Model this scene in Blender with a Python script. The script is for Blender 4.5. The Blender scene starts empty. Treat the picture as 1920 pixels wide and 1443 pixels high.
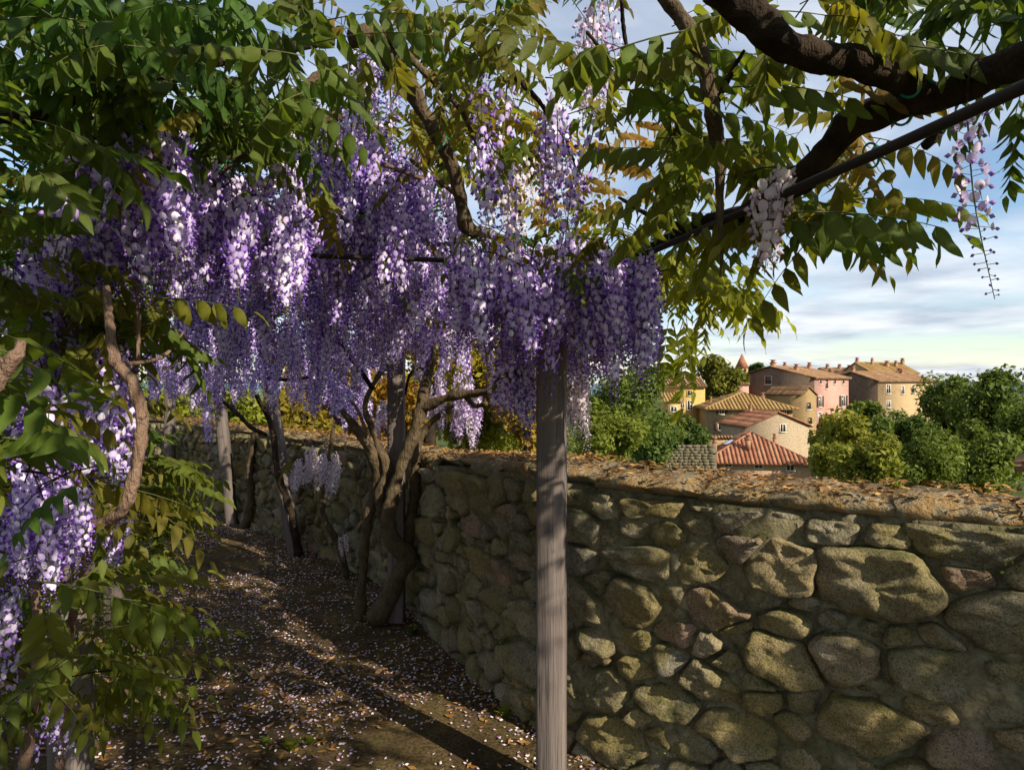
import bpy, math, random
import numpy as np
from mathutils import Vector, Matrix, noise

random.seed(7)
rng = np.random.default_rng(7)
scene = bpy.context.scene
COL = scene.collection

# ------------------------------------------------------------------ camera, sky, sun, exposure
F = 1250.0            # focal length in photo pixels (photo 1920 wide)
EYE = 1.6
HOR = 715.0
cam_d = bpy.data.cameras.new('camera')
cam = bpy.data.objects.new('camera', cam_d)
COL.objects.link(cam)
cam.location = (0, 0, EYE)
cam.rotation_euler = (math.radians(90), 0, 0)
cam_d.sensor_width = 36.0
cam_d.lens = 36.0 * F / 1920.0
cam_d.shift_y = -(721.5 - HOR) / 1920.0
cam_d.clip_start = 0.05
cam_d.clip_end = 20000
scene.camera = cam

SUN_AZ = Vector((0.74, -0.67, 0)).normalized()
SUN_EL = math.radians(32)
SUN = (SUN_AZ * math.cos(SUN_EL) + Vector((0, 0, math.sin(SUN_EL)))).normalized()

world = bpy.data.worlds.new('World')
scene.world = world
world.use_nodes = True
wn = world.node_tree
wn.nodes.clear()
def wnode(t, **kw):
    n = wn.nodes.new(t)
    for k, v in kw.items():
        setattr(n, k, v)
    return n
sky = wnode('ShaderNodeTexSky', sky_type='NISHITA', sun_disc=False, sun_elevation=SUN_EL,
            sun_rotation=math.atan2(SUN_AZ.x, SUN_AZ.y), altitude=0, air_density=1.1, dust_density=0.1, ozone_density=3.0)
tc = wnode('ShaderNodeTexCoord')
sep = wnode('ShaderNodeSeparateXYZ')
wn.links.new(tc.outputs['Generated'], sep.inputs[0])
mz = wnode('ShaderNodeMath', operation='MAXIMUM'); mz.inputs[1].default_value = 0.0
wn.links.new(sep.outputs['Z'], mz.inputs[0])
az_ = wnode('ShaderNodeMath', operation='ADD'); az_.inputs[1].default_value = 0.10
wn.links.new(mz.outputs[0], az_.inputs[0])
dx = wnode('ShaderNodeMath', operation='DIVIDE'); dy = wnode('ShaderNodeMath', operation='DIVIDE')
for d_, s_ in ((dx, 'X'), (dy, 'Y')):
    wn.links.new(sep.outputs[s_], d_.inputs[0]); wn.links.new(az_.outputs[0], d_.inputs[1])
cmb = wnode('ShaderNodeCombineXYZ')
wn.links.new(dx.outputs[0], cmb.inputs[0]); wn.links.new(dy.outputs[0], cmb.inputs[1])
nz = wnode('ShaderNodeTexNoise'); nz.inputs['Scale'].default_value = 0.62; nz.inputs['Detail'].default_value = 9
nz.inputs['Roughness'].default_value = 0.58; nz.inputs['Distortion'].default_value = 0.5
wn.links.new(cmb.outputs[0], nz.inputs['Vector'])
cr = wnode('ShaderNodeValToRGB')
cr.color_ramp.elements[0].position = 0.36; cr.color_ramp.elements[0].color = (0.0, 0.0, 0.0, 1)
cr.color_ramp.elements[1].position = 0.60; cr.color_ramp.elements[1].color = (0.93, 0.93, 0.93, 1)
wn.links.new(nz.outputs['Fac'], cr.inputs[0])
nz2 = wnode('ShaderNodeTexNoise'); nz2.inputs['Scale'].default_value = 1.5; nz2.inputs['Detail'].default_value = 6
wn.links.new(cmb.outputs[0], nz2.inputs['Vector'])
cc = wnode('ShaderNodeValToRGB')
cc.color_ramp.elements[0].position = 0.30; cc.color_ramp.elements[0].color = (2.7, 3.2, 4.1, 1)
cc.color_ramp.elements[1].position = 0.62; cc.color_ramp.elements[1].color = (5.9, 6.1, 6.4, 1)
wn.links.new(nz2.outputs['Fac'], cc.inputs[0])
mx = wnode('ShaderNodeMix', data_type='RGBA')
wn.links.new(cr.outputs['Color'], mx.inputs['Factor'])
wn.links.new(sky.outputs[0], mx.inputs['A']); wn.links.new(cc.outputs['Color'], mx.inputs['B'])
bg = wnode('ShaderNodeBackground'); bg.inputs['Strength'].default_value = 0.10
wo = wnode('ShaderNodeOutputWorld')
wn.links.new(mx.outputs['Result'], bg.inputs['Color']); wn.links.new(bg.outputs[0], wo.inputs[0])

sun_d = bpy.data.lights.new('sun', 'SUN')
sun_d.energy = 5.0; sun_d.angle = math.radians(0.53); sun_d.color = (1.0, 0.90, 0.74)
sun_o = bpy.data.objects.new('sun', sun_d); COL.objects.link(sun_o)
sun_o.location = SUN * 60
sun_o.rotation_euler = SUN.to_track_quat('Z', 'Y').to_euler()

scene.view_settings.view_transform = 'Standard'
scene.view_settings.look = 'None'
scene.view_settings.exposure = 0.75
scene.view_settings.gamma = 1.0
scene.view_settings.use_curve_mapping = False
scene.cycles.max_bounces = 8
scene.cycles.transparent_max_bounces = 8

# ------------------------------------------------------------------ helpers
def P(px, py, d):
    return Vector(((px - 960.0) / F * d, d, EYE - (py - HOR) / F * d))

def tag(o, label=None, cat=None, group=None, kind=None):
    if label: o['label'] = label
    if cat: o['category'] = cat
    if group: o['group'] = group
    if kind: o['kind'] = kind
    return o

def empty(name, loc=(0, 0, 0), rz=0):
    o = bpy.data.objects.new(name, None)
    o.empty_display_size = 0.1
    COL.objects.link(o); o.location = loc; o.rotation_euler = (0, 0, rz)
    return o

class G:
    """triangle soup: verts, tris, material index per tri, tint per vert"""
    def __init__(s):
        s.v = []; s.f = []; s.m = []; s.t = []; s.n = 0
    def add(s, V, T, m=0, t=0.5):
        V = np.asarray(V, float).reshape(-1, 3); T = np.asarray(T, int).reshape(-1, 3)
        s.v.append(V); s.f.append(T + s.n)
        s.m.append(np.full(len(T), m, int) if np.isscalar(m) else np.asarray(m, int))
        s.t.append(np.full(len(V), t, float) if np.isscalar(t) else np.asarray(t, float))
        s.n += len(V)
        return s
    def arrays(s):
        if not s.v: return np.zeros((0, 3)), np.zeros((0, 3), int), np.zeros(0, int), np.zeros(0)
        return np.concatenate(s.v), np.concatenate(s.f), np.concatenate(s.m), np.concatenate(s.t)
    def inst(s, tpl, M, dt=0.0):
        V, T, m, t = tpl
        M = np.asarray(M)
        s.v.append(V @ M[:3, :3].T + M[:3, 3]); s.f.append(T + s.n); s.m.append(m); s.t.append(t + dt); s.n += len(V)
        return s
    def mesh(s, name, mats, smooth=False):
        V, T, m, t = s.arrays()
        return mesh_np(name, V, T, m, t, mats, smooth)
    def build(s, name, mats, parent=None, smooth=False):
        return obj(name, s.mesh(name, mats, smooth), parent)

def mesh_np(name, V, T, m, t, mats, smooth=False):
    me = bpy.data.meshes.new(name)
    me.vertices.add(len(V)); me.vertices.foreach_set('co', V.astype(np.float32).ravel())
    nt = len(T)
    me.loops.add(nt * 3); me.loops.foreach_set('vertex_index', T.astype(np.int32).ravel())
    me.polygons.add(nt)
    me.polygons.foreach_set('loop_start', np.arange(0, nt * 3, 3, dtype=np.int32))
    me.polygons.foreach_set('loop_total', np.full(nt, 3, np.int32))
    me.polygons.foreach_set('material_index', m.astype(np.int32))
    if smooth: me.polygons.foreach_set('use_smooth', np.ones(nt, bool))
    a = me.attributes.new('tint', 'FLOAT', 'POINT'); a.data.foreach_set('value', t.astype(np.float32))
    for k in (mats if isinstance(mats, (list, tuple)) else [mats]): me.materials.append(k)
    me.update(calc_edges=True)
    return me

def obj(name, me, parent=None, M=None):
    o = bpy.data.objects.new(name, me); COL.objects.link(o)
    if parent is not None:
        o.parent = parent
        o.matrix_parent_inverse = Matrix.Identity(4)
    if M is not None: o.matrix_basis = M
    return o

def quadify(nu, nv, wrap_u=False, flip=False):
    """grid tris, index = i*nv + j"""
    T = []
    for i in range(nu if wrap_u else nu - 1):
        i2 = (i + 1) % nu
        for j in range(nv - 1):
            a, b, c, d = i * nv + j, i2 * nv + j, i2 * nv + j + 1, i * nv + j + 1
            if flip: T += [(a, c, b), (a, d, c)]
            else: T += [(a, b, c), (a, c, d)]
    return np.array(T)

def catmull(pts, n):
    pts = [np.asarray(p, float) for p in pts]
    pts = [2 * pts[0] - pts[1]] + pts + [2 * pts[-1] - pts[-2]]
    out = []
    segs = len(pts) - 3
    for k in range(n):
        x = k / (n - 1) * segs; i = min(int(x), segs - 1); t = x - i
        p0, p1, p2, p3 = pts[i:i + 4]
        out.append(0.5 * ((2 * p1) + (-p0 + p2) * t + (2 * p0 - 5 * p1 + 4 * p2 - p3) * t * t + (-p0 + 3 * p1 - 3 * p2 + p3) * t ** 3))
    return np.array(out)

def tube(g, pts, radii, sides=8, steps=None, rough=0.0, m=0, seed=0, tint=0.5):
    """bent, tapering limb through pts"""
    steps = steps or max(2, len(pts) * 5)
    C = catmull(pts, steps)
    R = np.interp(np.linspace(0, 1, steps), np.linspace(0, 1, len(radii)), radii)
    V = []
    up = np.array([0.31, 0.17, 0.93])
    tan = np.gradient(C, axis=0)
    tan /= np.linalg.norm(tan, axis=1)[:, None] + 1e-9
    a = np.cross(tan[0], up); a /= np.linalg.norm(a) + 1e-9
    for i in range(steps):
        a = a - tan[i] * a.dot(tan[i]); a /= np.linalg.norm(a) + 1e-9
        b = np.cross(tan[i], a)
        for k in range(sides):
            th = 2 * math.pi * k / sides
            r = R[i]
            if rough:
                p = C[i] + (a * math.cos(th) + b * math.sin(th)) * r
                r *= 1 + rough * noise.noise(Vector(p * (0.45 / max(R[0], 0.004)) + seed * 3.1)) + 0.5 * rough * noise.noise(Vector(p * (1.3 / max(R[0], 0.004)) + seed))
            V.append(C[i] + (a * math.cos(th) + b * math.sin(th)) * r)
    T = []
    for i in range(steps - 1):
        for k in range(sides):
            k2 = (k + 1) % sides
            a0, b0, c0, d0 = i * sides + k, i * sides + k2, (i + 1) * sides + k2, (i + 1) * sides + k
            T += [(a0, b0, c0), (a0, c0, d0)]
    n = len(V)
    V += [C[0], C[-1]]
    for k in range(sides):
        k2 = (k + 1) % sides
        T += [(n, k2, k), (n + 1, (steps - 1) * sides + k, (steps - 1) * sides + k2)]
    g.add(V, T, m, tint)
    return C

def box(g, x0, x1, y0, y1, z0, z1, m=0, M=None, tint=0.5):
    V = np.array([(x, y, z) for x in (x0, x1) for y in (y0, y1) for z in (z0, z1)], float)
    if M is not None:
        M = np.asarray(M); V = V @ M[:3, :3].T + M[:3, 3]
    T = [(0, 1, 3), (0, 3, 2), (4, 6, 7), (4, 7, 5), (0, 4, 5), (0, 5, 1), (2, 3, 7), (2, 7, 6), (0, 2, 6), (0, 6, 4), (1, 5, 7), (1, 7, 3)]
    g.add(V, T, m, tint)

# ------------------------------------------------------------------ materials
class NT:
    def __init__(s, name):
        s.mat = bpy.data.materials.new(name); s.mat.use_nodes = True
        s.t = s.mat.node_tree; s.t.nodes.clear()
        s.out = s.t.nodes.new('ShaderNodeOutputMaterial')
    def n(s, typ, ins=None, **kw):
        x = s.t.nodes.new(typ)
        for k, v in kw.items(): setattr(x, k, v)
        for k, v in (ins or {}).items(): s.set(x.inputs[k], v)
        return x
    def set(s, inp, v):
        if isinstance(v, bpy.types.NodeSocket): s.t.links.new(v, inp)
        elif isinstance(v, bpy.types.Node): s.t.links.new(v.outputs[0], inp)
        else: inp.default_value = v
    def noise(s, scale, detail=4, rough=0.55, vec=None, dist=0.0):
        x = s.n('ShaderNodeTexNoise', {'Scale': scale, 'Detail': detail, 'Roughness': rough, 'Distortion': dist})
        if vec is not None: s.set(x.inputs['Vector'], vec)
        return x.outputs['Fac']
    def ramp(s, fac, stops):
        r = s.n('ShaderNodeValToRGB'); e = r.color_ramp.elements
        while len(e) < len(stops): e.new(0.5)
        for k, (p, c) in enumerate(stops):
            e[k].position = p; e[k].color = (*c, 1) if len(c) == 3 else c
        s.set(r.inputs[0], fac)
        return r.outputs['Color']
    def mix(s, fac, a, b, blend='MIX'):
        x = s.n('ShaderNodeMix', data_type='RGBA', blend_type=blend)
        s.set(x.inputs['Factor'], fac)
        for key, v in (('A', a), ('B', b)):
            s.set(x.inputs[key], (*v, 1) if isinstance(v, tuple) and len(v) == 3 else v)
        return x.outputs['Result']
    def math(s, op, a, b=0.0, clamp=False):
        x = s.n('ShaderNodeMath', operation=op, use_clamp=clamp)
        s.set(x.inputs[0], a); s.set(x.inputs[1], b)
        return x.outputs[0]
    def tint(s):
        return s.n('ShaderNodeAttribute', attribute_name='tint').outputs['Fac']
    def info(s): return s.n('ShaderNodeObjectInfo')
    def geo(s): return s.n('ShaderNodeNewGeometry')
    def coord(s, which='Object'): return s.n('ShaderNodeTexCoord').outputs[which]
    def mapping(s, vec, scale=(1, 1, 1)):
        return s.n('ShaderNodeMapping', {'Vector': vec, 'Scale': scale}).outputs[0]
    def bump(s, h, strength=0.5, dist=0.01):
        return s.n('ShaderNodeBump', {'Height': h, 'Strength': strength, 'Distance': dist}).outputs[0]
    def pbr(s, color, rough=0.8, normal=None, spec=0.3, **kw):
        b = s.n('ShaderNodeBsdfPrincipled')
        s.set(b.inputs['Base Color'], (*color, 1) if isinstance(color, tuple) and len(color) == 3 else color)
        s.set(b.inputs['Roughness'], rough); b.inputs['Specular IOR Level'].default_value = spec
        if normal is not None: s.set(b.inputs['Normal'], normal)
        for k, v in kw.items(): s.set(b.inputs[k], v)
        return b.outputs[0]
    def done(s, sh):
        s.t.links.new(sh, s.out.inputs['Surface']); return s.mat

def leaf_material(name, dark, light, bronze, trans=0.5, gloss=0.45):
    """object colour red = bronze share, green = yellowness; tint attribute = leaf to leaf variation"""
    m = NT(name); t = m.tint(); inf = m.info()
    sc = m.n('ShaderNodeSeparateColor'); m.set(sc.inputs[0], inf.outputs['Color'])
    v = m.math('ADD', t, m.math('MULTIPLY', m.math('SUBTRACT', inf.outputs['Random'], 0.5), 0.35), True)
    c = m.ramp(v, [(0.05, dark), (0.5, tuple(0.5 * (a + b) for a, b in zip(dark, light))), (1.0, light)])
    yel = m.mix(m.math('MULTIPLY', sc.outputs['Green'], 1.0), c, (0.27, 0.28, 0.022))
    br = m.mix(m.math('MULTIPLY', sc.outputs['Red'], m.math('ADD', 0.55, m.math('MULTIPLY', t, 0.6))), yel, bronze)
    fine = m.noise(90.0, 3)
    br = m.mix(m.math('MULTIPLY', fine, 0.3), br, tuple(x * 0.5 for x in dark))
    spots = m.ramp(m.noise(30.0, 4, 0.6, m.geo().outputs['Position']), [(0.62, (0, 0, 0)), (0.72, (0.55, 0.55, 0.55))])
    br = m.mix(spots, br, (0.14, 0.10, 0.025))
    d = m.pbr(br, 0.62, m.bump(m.noise(140.0, 2, 0.5, m.geo().outputs['Position']), 0.35, 0.004), gloss * 0.6)
    tr = m.n('ShaderNodeBsdfTranslucent')
    tcol = m.mix(0.6, br, m.mix(1.0, br, (2.2, 2.1, 0.7), 'MULTIPLY'))
    m.set(tr.inputs['Color'], tcol)
    mx_ = m.n('ShaderNodeMixShader', {0: trans}); m.set(mx_.inputs[1], d); m.set(mx_.inputs[2], tr.outputs[0])
    return m.done(mx_.outputs[0])

M_leaf = leaf_material('wisteria_leaf', (0.014, 0.046, 0.008), (0.085, 0.160, 0.022), (0.32, 0.14, 0.02))
M_treeleaf = leaf_material('tree_leaf', (0.026, 0.058, 0.012), (0.13, 0.18, 0.034), (0.40, 0.18, 0.02), 0.3, 0.25)
def simple(name, c, rough=0.85, c2=None, sc=8, bump=0.3, bd=0.01, spec=0.25):
    m = NT(name); n1 = m.noise(sc, 6, 0.6, m.coord())
    col = m.ramp(n1, [(0.3, c), (0.7, c2 or tuple(x * 0.6 for x in c))])
    return m.done(m.pbr(col, rough, m.bump(n1, bump, bd), spec))
M_stem = simple('green_stem', (0.09, 0.11, 0.03), 0.6, (0.06, 0.05, 0.02), 40)

def petal_material(name, base, pale, dark, trans=0.42):
    m = NT(name); t = m.tint(); inf = m.info()
    sc = m.n('ShaderNodeSeparateColor'); m.set(sc.inputs[0], inf.outputs['Color'])
    c = m.ramp(m.math('ADD', t, m.math('MULTIPLY', m.math('SUBTRACT', inf.outputs['Random'], 0.5), 0.25), True),
               [(0.0, dark), (0.45, base), (1.0, pale)])
    c = m.mix(sc.outputs['Red'], c, m.mix(m.math('MULTIPLY', t, 0.6), (0.70, 0.57, 0.62), (0.86, 0.80, 0.70)))  # object red mixes in a pale tone painted for backlit clusters
    d = m.pbr(c, 0.65, None, 0.2)
    tr = m.n('ShaderNodeBsdfTranslucent'); m.set(tr.inputs['Color'], c)
    mx_ = m.n('ShaderNodeMixShader', {0: trans}); m.set(mx_.inputs[1], d); m.set(mx_.inputs[2], tr.outputs[0])
    return m.done(mx_.outputs[0])
M_banner = petal_material('banner_petal', (0.66, 0.51, 0.91), (0.94, 0.89, 0.97), (0.40, 0.21, 0.74))
M_wing = petal_material('wing_petal', (0.30, 0.12, 0.66), (0.56, 0.36, 0.86), (0.15, 0.045, 0.42))

def bark_material(name, c1, c2, c3):
    m = NT(name); co = m.coord('Object')
    n1 = m.noise(14, 6, 0.65, co, 0.6); n2 = m.noise(70, 5, 0.6, m.mapping(co, (1, 1, 0.25)))
    c = m.ramp(n1, [(0.28, c1), (0.5, c2), (0.72, c3)])
    c = m.mix(m.math('MULTIPLY', n2, 0.55), c, tuple(x * 0.35 for x in c1))
    return m.done(m.pbr(c, 0.9, m.bump(m.math('ADD', n2, n1), 1.0, 0.022), 0.15))
M_bark = bark_material('vine_bark', (0.060, 0.042, 0.026), (0.125, 0.088, 0.048), (0.17, 0.135, 0.075))
M_bark_pale = bark_material('pale_vine_bark', (0.14, 0.085, 0.06), (0.25, 0.16, 0.11), (0.31, 0.21, 0.15))
M_bark_dark = bark_material('dark_vine_bark', (0.016, 0.011, 0.007), (0.038, 0.025, 0.015), (0.075, 0.050, 0.028))

def wood_material():
    m = NT('weathered_wood'); co = m.coord('Object')
    g1 = m.noise(22, 8, 0.65, m.mapping(co, (1, 1, 0.035)), 0.4)
    g2 = m.noise(110, 4, 0.6, m.mapping(co, (1, 1, 0.03)))
    big = m.noise(3.5, 4, 0.6, m.mapping(co, (1, 1, 0.5)))
    c = m.ramp(g1, [(0.25, (0.045, 0.036, 0.036)), (0.48, (0.105, 0.086, 0.082)), (0.72, (0.20, 0.165, 0.15))])
    c = m.mix(m.math('MULTIPLY', big, 0.5), c, (0.20, 0.155, 0.115))
    stain = m.ramp(m.noise(9, 5, 0.7, m.mapping(co, (1, 1, 0.45))), [(0.60, (0, 0, 0)), (0.68, (1, 1, 1))])
    c = m.mix(stain, c, (0.075, 0.075, 0.085))
    c = m.mix(m.math('MULTIPLY', m.ramp(g2, [(0.3, (1, 1, 1)), (0.42, (0, 0, 0))]), 0.8), c, (0.022, 0.018, 0.015))
    return m.done(m.pbr(c, 0.88, m.bump(m.math('ADD', g1, g2), 0.8, 0.006), 0.2))
M_wood = wood_material()

def stone_material(name, warm=0.5, moss=True):
    m = NT(name); co = m.geo().outputs['Position']; inf = m.info(); t = m.tint()
    isl = m.geo().outputs['Random Per Island']
    rnd = m.math('FRACT', m.math('ADD', inf.outputs['Random'], t))
    n1 = m.noise(7, 8, 0.65, co, 0.3); n2 = m.noise(45, 6, 0.65, co); n3 = m.noise(2.6, 4, 0.6, co)
    base = m.ramp(rnd, [(0.0, (0.21, 0.18, 0.11)), (0.2, (0.40, 0.32, 0.17)), (0.4, (0.27, 0.25, 0.19)), (0.6, (0.42, 0.31, 0.14)),
                        (0.76, (0.25, 0.24, 0.20)), (0.87, (0.48, 0.40, 0.26)), (0.95, (0.42, 0.25, 0.18)), (1.0, (0.31, 0.27, 0.18))])
    c = m.mix(m.ramp(n1, [(0.36, (0, 0, 0)), (0.66, (0.75, 0.75, 0.75))]), base, (0.135, 0.115, 0.07))
    c = m.mix(m.ramp(n2, [(0.52, (0, 0, 0)), (0.72, (0.55, 0.55, 0.55))]), c, (0.42, 0.37, 0.27))
    c = m.mix(m.ramp(n2, [(0.28, (0.8, 0.8, 0.8)), (0.40, (0, 0, 0))]), c, (0.06, 0.05, 0.035))
    c = m.mix(m.ramp(n3, [(0.46, (0, 0, 0)), (0.60, (0.7, 0.7, 0.7))]), c, (0.24, 0.19, 0.055))      # ochre lichen film
    if moss:
        sp = m.n('ShaderNodeSeparateXYZ'); m.set(sp.inputs[0], m.geo().outputs['Normal'])
        up = m.math('MULTIPLY', sp.outputs['Z'], 0.22)
        k = m.ramp(m.math('ADD', m.noise(5.5, 7, 0.7, co, 0.5), up), [(0.66, (0, 0, 0)), (0.78, (0.7, 0.7, 0.7))])
        c = m.mix(k, c, m.mix(n2, (0.055, 0.068, 0.018), (0.13, 0.13, 0.035)))
    n4 = m.noise(150, 5, 0.7, co)
    c = m.mix(m.ramp(n4, [(0.38, (0.75, 0.75, 0.75)), (0.50, (0, 0, 0))]), c, (0.05, 0.04, 0.022))
    c = m.mix(m.ramp(n4, [(0.60, (0, 0, 0)), (0.70, (0.6, 0.6, 0.6))]), c, (0.46, 0.40, 0.28))
    h = m.math('ADD', m.math('MULTIPLY', n1, 1.0), m.math('ADD', m.math('MULTIPLY', n2, 0.6), m.math('MULTIPLY', n4, 0.25)))
    return m.done(m.pbr(c, 0.92, m.bump(h, 1.0, 0.034), 0.15))
M_stone = stone_material('rubble_stone')
def mortar_material():
    m = NT('old_mortar'); co = m.geo().outputs['Position']
    n1 = m.noise(18, 8, 0.7, co, 0.4); n2 = m.noise(4, 4, 0.6, co)
    c = m.ramp(n1, [(0.3, (0.07, 0.06, 0.034)), (0.5, (0.20, 0.17, 0.10)), (0.7, (0.33, 0.285, 0.18))])
    c = m.mix(m.ramp(n2, [(0.48, (0, 0, 0)), (0.64, (0.6, 0.6, 0.6))]), c, (0.085, 0.085, 0.026))
    return m.done(m.pbr(c, 0.95, m.bump(n1, 1.0, 0.03), 0.1))
M_mortar = mortar_material()
def coping_material():
    m = NT('lichened_coping'); co = m.geo().outputs['Position']
    n1 = m.noise(11, 8, 0.68, co, 0.4); n2 = m.noise(60, 5, 0.6, co)
    c = m.ramp(n1, [(0.28, (0.10, 0.075, 0.035)), (0.44, (0.25, 0.20, 0.12)), (0.56, (0.27, 0.16, 0.055)), (0.72, (0.34, 0.30, 0.21))])
    c = m.mix(m.ramp(n2, [(0.55, (0, 0, 0)), (0.7, (0.6, 0.6, 0.6))]), c, (0.42, 0.37, 0.28))
    c = m.mix(m.ramp(m.noise(6, 6, 0.7, co), [(0.55, (0, 0, 0)), (0.68, (0.8, 0.8, 0.8))]), c, (0.07, 0.07, 0.018))
    return m.done(m.pbr(c, 0.92, m.bump(m.math('ADD', n1, n2), 1.0, 0.02), 0.15))
M_coping = coping_material()

def path_material():
    m = NT('earth_path'); co = m.geo().outputs['Position']
    n1 = m.noise(3.0, 8, 0.65, co, 0.5); n2 = m.noise(60, 6, 0.7, co); n3 = m.noise(14, 6, 0.6, co)
    c = m.ramp(n1, [(0.3, (0.05, 0.033, 0.018)), (0.5, (0.10, 0.07, 0.03)), (0.7, (0.18, 0.13, 0.05))])
    c = m.mix(m.ramp(n2, [(0.42, (0.8, 0.8, 0.8)), (0.55, (0, 0, 0))]), c, (0.035, 0.022, 0.012))
    c = m.mix(m.ramp(n3, [(0.58, (0, 0, 0)), (0.7, (0.7, 0.7, 0.7))]), c, (0.06, 0.07, 0.015))
    return m.done(m.pbr(c, 0.95, m.bump(m.math('ADD', n2, n3), 0.9, 0.015), 0.1))
M_path = path_material()
def fallen_material(name, stops):
    m = NT(name); t = m.tint()
    c = m.ramp(t, stops)
    return m.done(m.pbr(c, 0.8, None, 0.2))
M_petalfall = fallen_material('fallen_petal', [(0.0, (0.26, 0.15, 0.32)), (0.3, (0.44, 0.32, 0.45)), (0.6, (0.55, 0.43, 0.48)), (1.0, (0.78, 0.69, 0.66))])
M_dry = fallen_material('dry_litter', [(0.0, (0.06, 0.03, 0.012)), (0.4, (0.16, 0.075, 0.022)), (0.75, (0.30, 0.15, 0.04)), (1.0, (0.42, 0.26, 0.09))])
M_tie = simple('green_plastic', (0.01, 0.20, 0.11), 0.4, (0.01, 0.14, 0.08), 20, 0.0)
M_rod = simple('dark_metal', (0.016, 0.014, 0.013), 0.75, (0.032, 0.022, 0.016), 30, 0.2)
def terrain_material():
    m = NT('hillside_grass'); co = m.geo().outputs['Position']
    n1 = m.noise(0.12, 8, 0.65, co); n2 = m.noise(2.0, 6, 0.6, co)
    c = m.ramp(n1, [(0.35, (0.035, 0.06, 0.015)), (0.55, (0.075, 0.09, 0.025)), (0.7, (0.12, 0.11, 0.04))])
    c = m.mix(m.math('MULTIPLY', n2, 0.5), c, (0.03, 0.04, 0.012))
    return m.done(m.pbr(c, 0.95, m.bump(n2, 0.6, 0.2), 0.1))
M_terrain = terrain_material()

# ------------------------------------------------------------------ the wall's line in plan
WP = [(3.3, 0.55), (2.45, 1.42), (1.6, 2.06), (0.85, 2.5), (0.36, 2.82), (0.1, 3.1), (-0.33, 3.9), (-0.77, 4.8), (-1.35, 5.7),
      (-2.1, 6.56), (-3.0, 7.5), (-4.0, 8.5), (-4.6, 9.25), (-5.6, 9.8), (-7.4, 10.1)]
WC = catmull([(x, y, 0) for x, y in WP], 600)[:, :2]
WU = np.concatenate([[0], np.cumsum(np.linalg.norm(np.diff(WC, axis=0), axis=1))])
WT = np.gradient(WC, axis=0); WT /= np.linalg.norm(WT, axis=1)[:, None]
WN = np.stack([-WT[:, 1], WT[:, 0]], 1)          # towards the path
LW = WU[-1]
WIDTH = 0.44
def wall_at(u):
    u = np.asarray(u, float)
    p = np.stack([np.interp(u, WU, WC[:, k]) for k in (0, 1)], -1)
    n = np.stack([np.interp(u, WU, WN[:, k]) for k in (0, 1)], -1)
    n /= np.linalg.norm(n, axis=-1, keepdims=True)
    return p, n
uk = [float(WU[np.argmin(np.linalg.norm(WC - np.array(q), axis=1))]) for q in ((1.6, 2.06), (0.85, 2.5), (0.1, 3.1), (-0.77, 4.8), (-4.0, 8.5))]
def wall_h(u): return np.interp(u, uk, [1.205, 1.19, 1.225, 1.075, 1.06])
def wall_sd(X, Y):
    """signed distance to the wall's inner face line, positive on the path side"""
    X = np.asarray(X, float).ravel(); Y = np.asarray(Y, float).ravel()
    S = WC[::4]; N = WN[::4]
    out = np.empty(len(X))
    for a in range(0, len(X), 4000):
        q = np.stack([X[a:a + 4000], Y[a:a + 4000]], 1)
        D = q[:, None, :] - S[None]
        i = np.argmin((D ** 2).sum(-1), 1)
        r = np.arange(len(q))
        dd = np.sqrt((D[r, i] ** 2).sum(-1))
        out[a:a + 4000] = np.where((D[r, i] * N[i]).sum(-1) >= 0, dd, -dd)
    return out
def wall_uv(px, py):
    """where the photo ray through (px, py) meets the inner wall face"""
    prj = 960 + WC[:, 0] / WC[:, 1] * F
    ok = WC[:, 1] > 0.6
    i = np.where(ok)[0][np.argmin(np.abs(prj[ok] - px))]
    return WU[i], EYE - (py - HOR) / F * WC[i, 1]

# ------------------------------------------------------------------ terrain, path
def sm(x): x = np.clip(x, 0, 1); return x * x * (3 - 2 * x)
def terrain_h(X, Y):
    X = np.asarray(X, float).ravel(); Y = np.asarray(Y, float).ravel()
    s = -wall_sd(X, Y) - WIDTH
    R = np.hypot(X, Y)
    z = np.where(s > 0, -0.12 - 13.0 * sm((s + 2) / 46) - 0.10 * np.minimum(s, 20) * sm(s / 3), -0.06)
    z = z + np.where(s > 0, 8.0 * sm((Y - 72) / 45) * sm((X + 20) / 40), 0)
    z = z - 70 * sm((R - 220) / 700)
    return z
ang = np.radians(np.concatenate([np.arange(-180, -70, 6), np.arange(-70, 80, 1.0), np.arange(80, 180, 6)]))
rad = np.concatenate([np.linspace(0.4, 14, 42), np.geomspace(14.6, 9000, 60)])
A_, R_ = np.meshgrid(ang, rad, indexing='ij')
TX, TY = (R_ * np.sin(A_)).ravel(), (R_ * np.cos(A_)).ravel()
TZ = terrain_h(TX, TY)
g = G(); g.add(np.stack([TX, TY, TZ], 1), quadify(len(ang), len(rad), True, True))
c0 = len(rad)
g.add([(0, 0, -0.06)] + [(TX[i * c0], TY[i * c0], TZ[i * c0]) for i in range(len(ang))],
      [(0, i + 2 if i + 1 < len(ang) else 1, i + 1) for i in range(len(ang))])
tag(g.build('hillside', [M_terrain], None, True), 'green hillside dropping away beyond the stone wall', 'hillside', kind='structure')

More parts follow.
